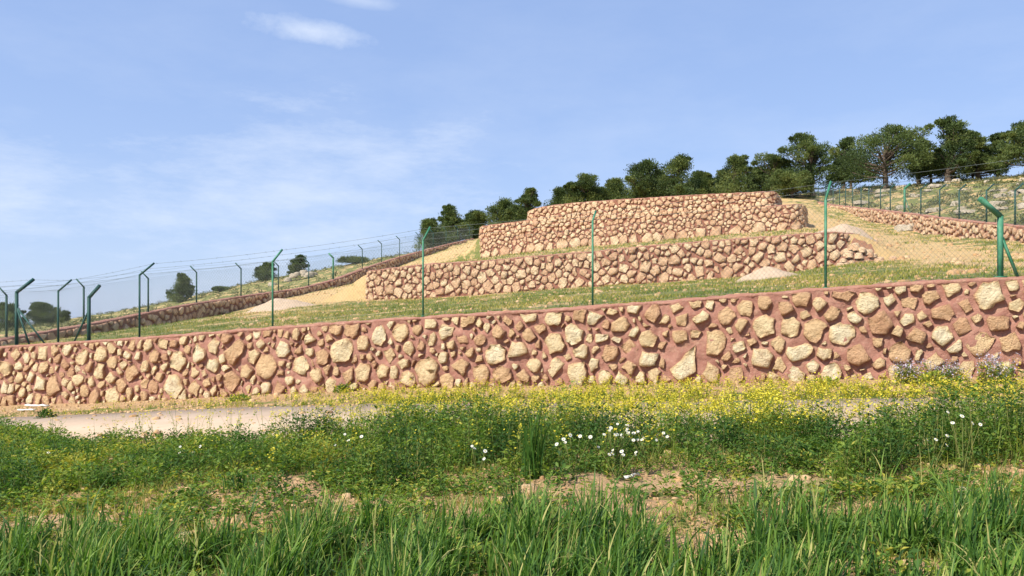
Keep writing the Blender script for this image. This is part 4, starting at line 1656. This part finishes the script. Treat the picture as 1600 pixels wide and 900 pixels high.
add_all(st, *blades(np.stack([x, y, z], -1), hw, 0.007, rng.uniform(0, 6.28, n), np.abs(rng.normal(0, 0.12, n)), rng.uniform(0, 0.4, n), rng.uniform(0, 0.6, n), seg=3, taper=0.6))
for rep in range(24):
    f = rng.random(n) ** 0.75
    a = rng.uniform(0, 6.28, n)
    rad = rng.uniform(0.01, 0.11, n) * (1.2 - 0.6 * f)
    P = np.stack([x + np.cos(a) * rad, y + np.sin(a) * rad, z + f * hw * 0.98], -1)
    d = np.stack([np.cos(a), np.sin(a), rng.uniform(-0.2, 1.2, n)], -1)
    add_all(s, *(lambda V, T, ti: (V, np.zeros((0, 4), int), T, ti))(*leaves(P, d, rng.uniform(0.02, 0.065, n), rng.uniform(0.2, 0.6, n), np.clip(tone + rng.normal(0, 0.13, n), 0, 1))))
for rep in range(3):
    P = np.stack([x + rng.normal(0, 0.06, n), y + rng.normal(0, 0.06, n), z], -1)
    add_all(s, *blades(P, hw * rng.uniform(0.5, 1.05, n), rng.uniform(0.005, 0.010, n), rng.uniform(0, 6.28, n), np.abs(rng.normal(0.15, 0.15, n)), rng.uniform(0.1, 1.3, n), np.clip(tone + rng.normal(0, 0.15, n), 0, 1), seg=3))
s.obj('weeds', M_WEED, label='bank of leafy green weeds between the field and the road', category='weeds', kind='stuff')
st.obj('weed_stems', M_STEM, label='thin stems within the bank of weeds', category='weeds', kind='stuff')

# low broad-leaved herbs in the wheat and on the soil strip
x, y, px = scatter(9000, 3.4, 8.4)
nn = fbm_arr(x * 1.6, y * 1.6, 35.0, 2)
keep = rng.random(len(x)) < np.clip(0.28 + 1.6 * nn - 0.5 * np.exp(-((px - 1010) / 170) ** 2) * np.exp(-((y - 6.9) / 0.9) ** 2), 0.02, 1)
x, y = x[keep], y[keep]
z = zf_arr(x, y)
n = len(x)
s = Soup()
tone = np.clip(rng.normal(0.55, 0.2, n), 0.05, 1)
hs_ = rng.uniform(0.04, 0.17, n)
for rep in range(14):
    a = rng.uniform(0, 6.28, n)
    P = np.stack([x + np.cos(a) * 0.03, y + np.sin(a) * 0.03, z + rng.random(n) * hs_], -1)
    d = np.stack([np.cos(a), np.sin(a), rng.uniform(0.0, 0.9, n)], -1)
    V, T, ti = leaves(P, d, rng.uniform(0.025, 0.07, n), rng.uniform(0.25, 0.6, n), np.clip(tone + rng.normal(0, 0.15, n), 0, 1))
    add_all(s, V, np.zeros((0, 4), int), T, ti)
s.obj('low_herbs', M_WEED, label='low broad-leaved herbs scattered between wheat and soil', category='weeds', kind='stuff')

# ------- yellow mustard drift on and beyond the road edge
x, y, px = scatter(19000, 7.6, 18.0)
u_, v_ = uv(x, y)
dens = np.interp(px, [-150, 0, 100, 350, 520, 650, 900, 1300, 1500, 1600, 1750], [0.14, 0.08, 0.04, 0.16, 0.40, 0.75, 1.0, 1.0, 0.8, 0.5, 0.5])
nn = fbm_arr(x * 0.9, y * 0.9, 51.0, 2)
band = np.where(v_ < 8.6, 0.07, np.where(v_ < 9.5, 0.45, np.where(v_ < 12.6, np.interp(px, [0, 420, 620, 2000], [0.0, 0.05, 0.7, 0.75]) * (1 - 0.5 * smoothstep(10.4, 12.4, v_)), np.where(v_ < 13.6, 0.8, 0.25))))
keep = (rng.random(len(x)) < np.clip(dens * band * (0.85 + 1.6 * nn), 0, 1)) & (v_ < 15.35)
x, y, px, v_ = x[keep], y[keep], px[keep], v_[keep]
n = len(x)
print('mustard', n)
z = zf_arr(x, y)
hh = np.where(v_ < 9.8, rng.uniform(0.35, 0.80, n), rng.uniform(0.08, 0.30, n)) * np.where(v_ < 8.6, 0.75, 1.0)
sst, sfl = Soup(), Soup()
for rep in range(3):
    yaw = rng.uniform(0, 6.28, n)
    lean = np.abs(rng.normal(0.12 + 0.12 * rep, 0.14, n))
    bend = rng.uniform(-0.1, 0.5, n)
    hr = hh * rng.uniform(0.65, 1.0, n)
    V, q, t_, ti = blades(np.stack([x, y, z], -1), hr, 0.0045, yaw, lean, bend, rng.uniform(0.1, 0.9, n), seg=3, taper=0.5)
    add_all(sst, V, q, t_, ti)
    tip = V.reshape(n, 7, 3)[:, 6]
    for k in range(6):
        dd = rng.normal(size=(n, 3)) * np.array([1, 1, 0.5]) + np.array([0, 0, 0.5])
        P = tip + rng.normal(0, 0.022, (n, 3)) - np.array([0, 0, 1.0]) * rng.uniform(0, 0.08, n)[:, None]
        V2, T2, t2 = leaves(P, dd, rng.uniform(0.016, 0.030, n), 0.9, rng.uniform(0, 1, n))
        add_all(sfl, V2, np.zeros((0, 4), int), T2, t2)
    for k in range(4):
        f = rng.uniform(0.05, 0.7, n)
        P = np.stack([x, y, z], -1) * (1 - f)[:, None] + tip * f[:, None]
        dd = rng.normal(size=(n, 3)) + np.array([0, 0, 0.4])
        V2, T2, t2 = leaves(P, dd, rng.uniform(0.02, 0.05, n), 0.35, rng.uniform(0.3, 1.0, n))
        add_all(sst, V2, np.zeros((0, 4), int), T2, t2)
sst.obj('mustard_stems', M_WEED, label='thin green stems of the yellow flowers along the road', category='wildflowers', kind='stuff')
sfl.obj('mustard_blossom', M_YELLOW, label='drift of small yellow blossoms along the road and wall', category='wildflowers', kind='stuff')

# ------- short grass and herbs on the verge and on the strip behind the wall
s = Soup()
x, y, px = scatter(16000, 12.0, 26.0)
u_, v_ = uv(x, y)
nn = fbm_arr(x * 0.8, y * 0.8, 61.0, 3)
keep = (v_ > 12.65) & (v_ < 15.5) & (rng.random(len(x)) < np.clip(np.where(v_ < 13.4, 0.8, 0.15) + 1.2 * nn, 0, 1))
x, y = x[keep], y[keep]
z = zf_arr(x, y)
n = len(x)
for rep in range(3):
    P = np.stack([x + rng.normal(0, 0.05, n), y + rng.normal(0, 0.05, n), z], -1)
    add_all(s, *blades(P, rng.uniform(0.04, 0.13, n), rng.uniform(0.006, 0.014, n), rng.uniform(0, 6.28, n), np.abs(rng.normal(0.3, 0.3, n)), rng.uniform(0.2, 1.0, n), np.clip(rng.normal(0.5, 0.25, n), 0, 1), seg=2))
s.obj('verge_grass', M_DRYGRASS, label='sparse grass on the verge between road and nearest wall', category='grass', kind='stuff')

s = Soup()
n0 = 60000
px = rng.uniform(-120, 1720, n0)
v = rng.uniform(V_F + 0.6, V_M - 0.1, n0)
x, y = on_v(px, v)
u_, _ = uv(x, y)
inside = (u_ > LB(v) + 0.3) & (u_ < RB(v) - 0.3)
pathm = np.exp(-((u_ - RB(v) + 5.4 + 0.03 * (v - 40)) / 2.7) ** 2) * smoothstep(19, 25, v)
bankm = np.exp(-((u_ - LB(v) - 4.5) / 2.6) ** 2) * smoothstep(26, 33, v)
nn = fbm_arr(x * 0.5, y * 0.5, 71.0, 3)
keep = inside & (rng.random(n0) < np.clip(0.62 + 1.3 * nn - 0.85 * pathm - 0.8 * bankm - 0.5 * smoothstep(V_M - 1.8, V_M - 0.5, v), 0.02, 1))
x, y, v, u_ = x[keep], y[keep], v[keep], u_[keep]
z = z_hill(u_, v)
n = len(x)
for rep in range(3):
    P = np.stack([x + rng.normal(0, 0.07, n), y + rng.normal(0, 0.07, n), z], -1)
    add_all(s, *blades(P, rng.uniform(0.05, 0.15, n), rng.uniform(0.012, 0.03, n), rng.uniform(0, 6.28, n), np.abs(rng.normal(0.4, 0.3, n)), rng.uniform(0.2, 1.0, n), np.clip(rng.normal(0.46, 0.27, n) + 0.6 * fbm_arr(x * 0.3, y * 0.3, 5, 2), 0, 1), seg=1))
s.obj('terrace_grass', M_DRYGRASS, label='patchy low grass on the strip between the nearest and middle walls', category='grass', kind='stuff')

s = Soup()
n0 = 22000
px = rng.uniform(500, 1720, n0)
v = rng.uniform(V_M + 0.9, 84, n0)
x, y = on_v(px, v)
u_, _ = uv(x, y)
inside = (u_ > LB(v) + 0.3) & (u_ < RB(v) - 0.3)
pathm = np.exp(-((u_ - RB(v) + 5.4 + 0.03 * (v - 40)) / 2.7) ** 2)
bankm = np.exp(-((u_ - LB(v) - 4.5) / 2.6) ** 2)
nn = fbm_arr(x * 0.4, y * 0.4, 81.0, 3)
keep = inside & (rng.random(n0) < np.clip(0.40 + 1.3 * nn - 0.75 * pathm - 0.7 * bankm + 0.4 * (u_ > RB(v) - 1.6), 0.015, 1))
x, y, v, u_ = x[keep], y[keep], v[keep], u_[keep]
z = z_hill(u_, v)
n = len(x)
for rep in range(4):
    P = np.stack([x + rng.normal(0, 0.1, n), y + rng.normal(0, 0.1, n), z], -1)
    add_all(s, *blades(P, rng.uniform(0.06, 0.18, n), rng.uniform(0.02, 0.05, n), rng.uniform(0, 6.28, n), np.abs(rng.normal(0.4, 0.3, n)), rng.uniform(0.2, 1.0, n), np.clip(rng.normal(0.42, 0.25, n), 0, 1), seg=1))
s.obj('upper_grass', M_DRYGRASS, label='thin grass patches on the upper terraces and along the earth track', category='grass', kind='stuff')

# ------- scrub on the open slopes either side of the plot
s = Soup()
n0 = 9000
px = np.concatenate([rng.uniform(1230, 1750, n0 // 2), rng.uniform(-120, 700, n0 // 2)])
v = np.concatenate([rng.uniform(40, 106, n0 // 2), rng.uniform(20, 106, n0 // 2)])
x, y = on_v(px, v)
u_, _ = uv(x, y)
nn = fbm_arr(x * 0.25, y * 0.25, 91.0, 3)
keep = ((u_ > RB(v) + 0.8) | (u_ < LB(v) - 0.8)) & (rng.random(n0) < np.clip(0.62 + 1.2 * nn, 0, 1))
x, y, v, u_ = x[keep], y[keep], v[keep], u_[keep]
n = len(x)
z = np.array([z_hill_n(a, b) for a, b in zip(u_, v)])
sz = rng.uniform(0.12, 0.36, n)
tone = np.clip(rng.normal(0.45, 0.2, n), 0, 1)
for rep in range(16):
    d = rng.normal(size=(n, 3))
    d[:, 2] = np.abs(d[:, 2]) * 0.7
    d /= np.linalg.norm(d, axis=1)[:, None]
    P = np.stack([x, y, z], -1) + d * (sz * rng.uniform(0.3, 1.2, n))[:, None]
    V, T, ti = leaves(P, d + rng.normal(0, 0.5, (n, 3)), rng.uniform(0.10, 0.22, n), 0.5, np.clip(tone + rng.normal(0, 0.12, n), 0, 1))
    add_all(s, V, np.zeros((0, 4), int), T, ti)
s.obj('scrub', M_SCRUB, label='olive-green scrub covering the open slopes beside the plot', category='scrub', kind='stuff')

# ------- clods and pebbles on the bare soil
s = Soup()
x, y, px = scatter(5200, 3.8, 9.4)
dn = fbm_arr(x * 0.9, y * 0.9, 17.0, 2)
keep = rng.random(len(x)) < np.clip(0.55 + dn, 0.1, 1)
x, y = x[keep], y[keep]
z = zf_arr(x, y)
rc = np.random.default_rng(8)
protos = [lump(rc, 1.0, rc.uniform(0.6, 0.95), rc.uniform(0.5, 0.9), 6, 2, 0.25) for _ in range(10)]
for a, b, c_ in zip(x, y, z):
    V, T = protos[rc.integers(10)]
    k = rc.uniform(0.008, 0.028) if rc.random() < 0.8 else rc.uniform(0.028, 0.065)
    an = rc.uniform(0, 6.28)
    R2 = np.array([[math.cos(an), -math.sin(an), 0], [math.sin(an), math.cos(an), 0], [0, 0, 1]])
    s.add((V * k) @ R2.T + np.array([a, b, c_]), T, rc.random())
x, y, px = scatter(5200, 9.0, 22.0)
u_, v_ = uv(x, y)
keep = (v_ > 8.9) & (v_ < 15.4) & (rng.random(len(x)) < np.where(v_ > 12.3, 0.6, 0.16 + 0.5 * smoothstep(9.6, 9.1, v_)))
x, y, v_, u_ = x[keep], y[keep], v_[keep], u_[keep]
z = zf_arr(x, y) + np.where((v_ > 9.05) & (v_ < 12.45), 0.035, 0.0)
for a, b, c_ in zip(x, y, z):
    V, T = protos[rc.integers(10)]
    s.add(V * rc.uniform(0.012, 0.05) * (1 if rc.random() < 0.9 else 1.8) + np.array([a, b, c_]), T, rc.random())
n0 = 3000
px = rng.uniform(350, 1650, n0)
v_ = rng.uniform(18, 70, n0)
x, y = on_v(px, v_)
u_, _ = uv(x, y)
keep = (u_ > LB(v_) + 0.4) & (u_ < RB(v_) - 0.4)
x, y, z = x[keep], y[keep], z_hill(u_[keep], v_[keep])
for a, b, c_ in zip(x, y, z):
    V, T = protos[rc.integers(10)]
    s.add(V * rc.uniform(0.02, 0.09) * (1 if rc.random() < 0.92 else 2.0) + np.array([a, b, c_]), T, rc.random())
s.obj('soil_clods', M_CLOD, label='crumbled clods and pebbles on the bare field soil', category='soil', kind='stuff')


# ------- single plants that stand out
def plant_root(name, label, cat, px, py, group=None):
    x, y, z = ground_at(px, py)
    return empty(name, (x, y, z), label, cat, group)


def daisy(label, px, py, n_fl, spread, h, seed, size=0.016, mat=None, name='daisy_plant', group='white flowers in the weeds', tone=0.4):
    r = np.random.default_rng(seed)
    root = plant_root(name, label, 'flower', px, py, group)
    st, le = Soup(), Soup()
    for k in range(n_fl):
        a, rad = r.uniform(0, 6.28), spread * math.sqrt(r.random())
        tip = np.array([math.cos(a) * rad, math.sin(a) * rad * 0.6, h * r.uniform(0.72, 1.1)])
        mid_ = tip * np.array([0.5, 0.5, 0.55])
        sadd_tube(st, [np.array([0, 0, 0.0]), mid_, tip], [0.003, 0.0025, 0.002], 4, tint=0.4)
        nrm = np.array([r.normal(0, 0.4), -0.7 + r.normal(0, 0.3), 0.8])
        nrm /= np.linalg.norm(nrm)
        e1 = np.cross(nrm, (0, 0, 1.0)); e1 /= np.linalg.norm(e1)
        e2 = np.cross(nrm, e1)
        fl = Soup()
        pt = 9
        sz = size * r.uniform(0.8, 1.25)
        for j in range(pt):
            t_ = 2 * math.pi * j / pt
            d = math.cos(t_) * e1 + math.sin(t_) * e2
            s_ = -math.sin(t_) * e1 + math.cos(t_) * e2
            fl.add([tip + d * sz * 0.2, tip + d * sz * 0.7 + s_ * sz * 0.28, tip + d * sz * 1.1 + nrm * sz * 0.1, tip + d * sz * 0.7 - s_ * sz * 0.28], [(0, 1, 2, 3)], r.random())
        b = fl.obj('blossom', mat or M_WHITE, root)
        ey = Soup()
        V, T = lump(r, 0.35 * sz, 0.35 * sz, 0.25 * sz, 7, 2, 0.05)
        B = np.stack([e1, e2, nrm], 1)
        ey.add(V @ B.T + tip + nrm * 0.001, T, 0.5)
        ey.obj('flower_eye', M_YELLOW, b)
        for j in range(8):
            f = r.uniform(0.1, 0.9)
            P = tip * f
            d = np.array([[r.normal(), r.normal(), r.uniform(0, 1)]])
            V, T, ti = leaves(P[None] + 0.0, d, r.uniform(0.03, 0.06), 0.4, tone + r.uniform(-0.2, 0.2))
            le.add(V, T, ti)
    st.obj('stems', M_STEM, root, kind='stuff')
    le.obj('leaves', M_WEED, root, kind='stuff')
    return root


DAISIES = [
    ('white daisies standing highest in the thick of the white patch', 955, 742, 14, 0.26, 0.44, 1),
    ('white daisies at the edge of the white patch towards the grass tuft', 896, 748, 6, 0.16, 0.36, 2),
    ('white daisies at the end of the white patch away from the grass tuft', 1012, 742, 10, 0.2, 0.40, 3),
    ('lowest white daisies of the white patch, just behind the splinter', 965, 752, 8, 0.24, 0.28, 4),
    ('few white daisies in the middle of the weeds before the grass tuft', 745, 752, 4, 0.14, 0.30, 5),
    ('white daisies high in the weeds under the nearest wall, near the dark leafy weeds', 1505, 742, 5, 0.22, 0.46, 6),
    ('white daisies low in the weeds past the curly vetch', 1455, 742, 4, 0.16, 0.30, 7),
    ('single whitish bloom in the weeds near the end of the road', 76, 740, 2, 0.03, 0.22, 8),
    ('scattered pale blooms in the weeds in front of the road', 300, 735, 4, 0.25, 0.26, 9),
    ('pale blooms in the weeds halfway between road end and grass tuft', 545, 738, 4, 0.22, 0.36, 10),
]
for lab, px, py, nf, sp_, h_, sd in DAISIES:
    daisy(lab, px, py, nf, sp_, h_, 500 + sd)


def tuft(label, px, py, n, h, spread, seed, tint, name='grass_tuft', cat='grass', wid=0.012, mat=None, curl=(0.1, 0.9), group=None, seg=6):
    root = plant_root(name, label, cat, px, py, group)
    r = np.random.default_rng(seed)
    P = np.stack([r.normal(0, spread, n), r.normal(0, spread, n), np.zeros(n)], -1)
    V, q, t_, ti = blades(P, h * r.uniform(0.55, 1.1, n), wid * r.uniform(0.6, 1.2, n), r.uniform(0, 6.28, n), np.abs(r.normal(0.08, 0.1, n)), r.uniform(*curl, n), np.clip(r.normal(tint, 0.15, n), 0, 1), seg=seg)
    s = Soup()
    add_all(s, V, q, t_, ti)
    s.obj('leaves', mat or M_WHEAT, root, smooth=True, kind='stuff')


tuft('tall blue-green grass tuft standing up in the middle of the weeds', 832, 748, 60, 0.72, 0.05, 1, 0.25, wid=0.016, curl=(0.05, 0.5))
tuft('dark green grass tuft in the weeds in front of the road', 142, 738, 26, 0.36, 0.05, 2, 0.2, curl=(0.1, 0.7))
tuft('bluish leafy tuft at the back edge of the bare soil', 375, 766, 30, 0.20, 0.05, 3, 0.15, wid=0.018)
tuft('pale curly vetch with looping tendrils at the end of the soil patch', 1225, 792, 40, 0.50, 0.10, 4, 0.88, name='vetch_plant', cat='plant', wid=0.008, curl=(2.0, 5.2), seg=10)
tuft('drying grass clump with curled yellow leaves in the wheat', 1540, 800, 26, 0.42, 0.06, 5, 0.85, wid=0.009, curl=(1.2, 3.4), seg=9)
tuft('tall dark wheat clump rising above the crop past the curly vetch', 1565, 842, 36, 0.46, 0.06, 6, 0.2, wid=0.015)


def lilac(label, px, py, seed, w, h):
    r = np.random.default_rng(seed)
    root = plant_root('lilac_wildflower', label, 'flower', px, py, 'lilac wildflowers against the wall')
    st, fl, le = Soup(), Soup(), Soup()
    n = 46
    for k in range(n):
        a, rad = r.uniform(0, 6.28), w * math.sqrt(r.random())
        base = np.array([math.cos(a) * rad * 0.6, math.sin(a) * rad * 0.3, 0])
        tip = base + np.array([r.normal(0, 0.08), r.normal(0, 0.06), h * r.uniform(0.5, 1.1)])
        sadd_tube(st, [base, (base + tip) / 2, tip], [0.004, 0.003, 0.002], 3, tint=0.5, cap=False)
        m = 13
        P = tip - np.array([0, 0, 1.0]) * r.uniform(0, 0.22, m)[:, None] + r.normal(0, 0.02, (m, 3))
        V, T, ti = leaves(P, r.normal(size=(m, 3)), r.uniform(0.018, 0.034, m), 0.8, r.random(m))
        fl.add(V, T, ti)
        m = 10
        P = base + (tip - base) * r.uniform(0, 0.7, m)[:, None]
        V, T, ti = leaves(P, r.normal(size=(m, 3)) + np.array([0, 0, 0.5]), r.uniform(0.04, 0.08, m), 0.4, r.uniform(0.5, 1.0, m))
        le.add(V, T, ti)
    st.obj('stems', M_STEM, root, kind='stuff')
    fl.obj('blossoms', M_LILAC, root, kind='stuff')
    le.obj('leaves', M_WEED, root, kind='stuff')


lilac('pale lilac wildflowers against the nearest wall, the clump nearer the tall post', 1425, 598, 1, 0.42, 0.40)
lilac('pale lilac wildflowers against the nearest wall, middle clump with yellow between', 1482, 597, 2, 0.40, 0.36)
lilac('pale lilac wildflowers against the nearest wall at the edge of the picture', 1556, 600, 3, 0.48, 0.46)


def shrublet(label, px, py, w, h, seed, tint, name='leafy_weed'):
    r = np.random.default_rng(seed)
    root = plant_root(name, label, 'weed', px, py, 'leafy weeds on the verge')
    n = 260
    d = r.normal(size=(n, 3)); d[:, 2] = np.abs(d[:, 2])
    d /= np.linalg.norm(d, axis=1)[:, None]
    P = d * np.array([w, w * 0.7, h]) * (r.random(n) ** 0.4)[:, None]
    V, T, ti = leaves(P, d + r.normal(0, 0.4, (n, 3)), r.uniform(0.04, 0.09, n), 0.5, np.clip(r.normal(tint, 0.15, n), 0, 1))
    mobj('leaves', V, T, M_WEED, root, tint=ti, kind='stuff')


shrublet('dark rounded weed at the far edge of the road near its visible end', 72, 655, 0.20, 0.20, 1, 0.15)
shrublet('green weed at the foot of the wall behind the road', 375, 627, 0.28, 0.14, 2, 0.55)
shrublet('green weed at the wall foot, under a stone just past the road', 535, 613, 0.20, 0.16, 3, 0.5)
shrublet('bright weed at the wall foot between the lilac flowers', 1455, 604, 0.26, 0.22, 4, 0.85)
shrublet('bright weed at the foot of the wall before the lilac flowers', 1290, 604, 0.28, 0.14, 5, 0.85)
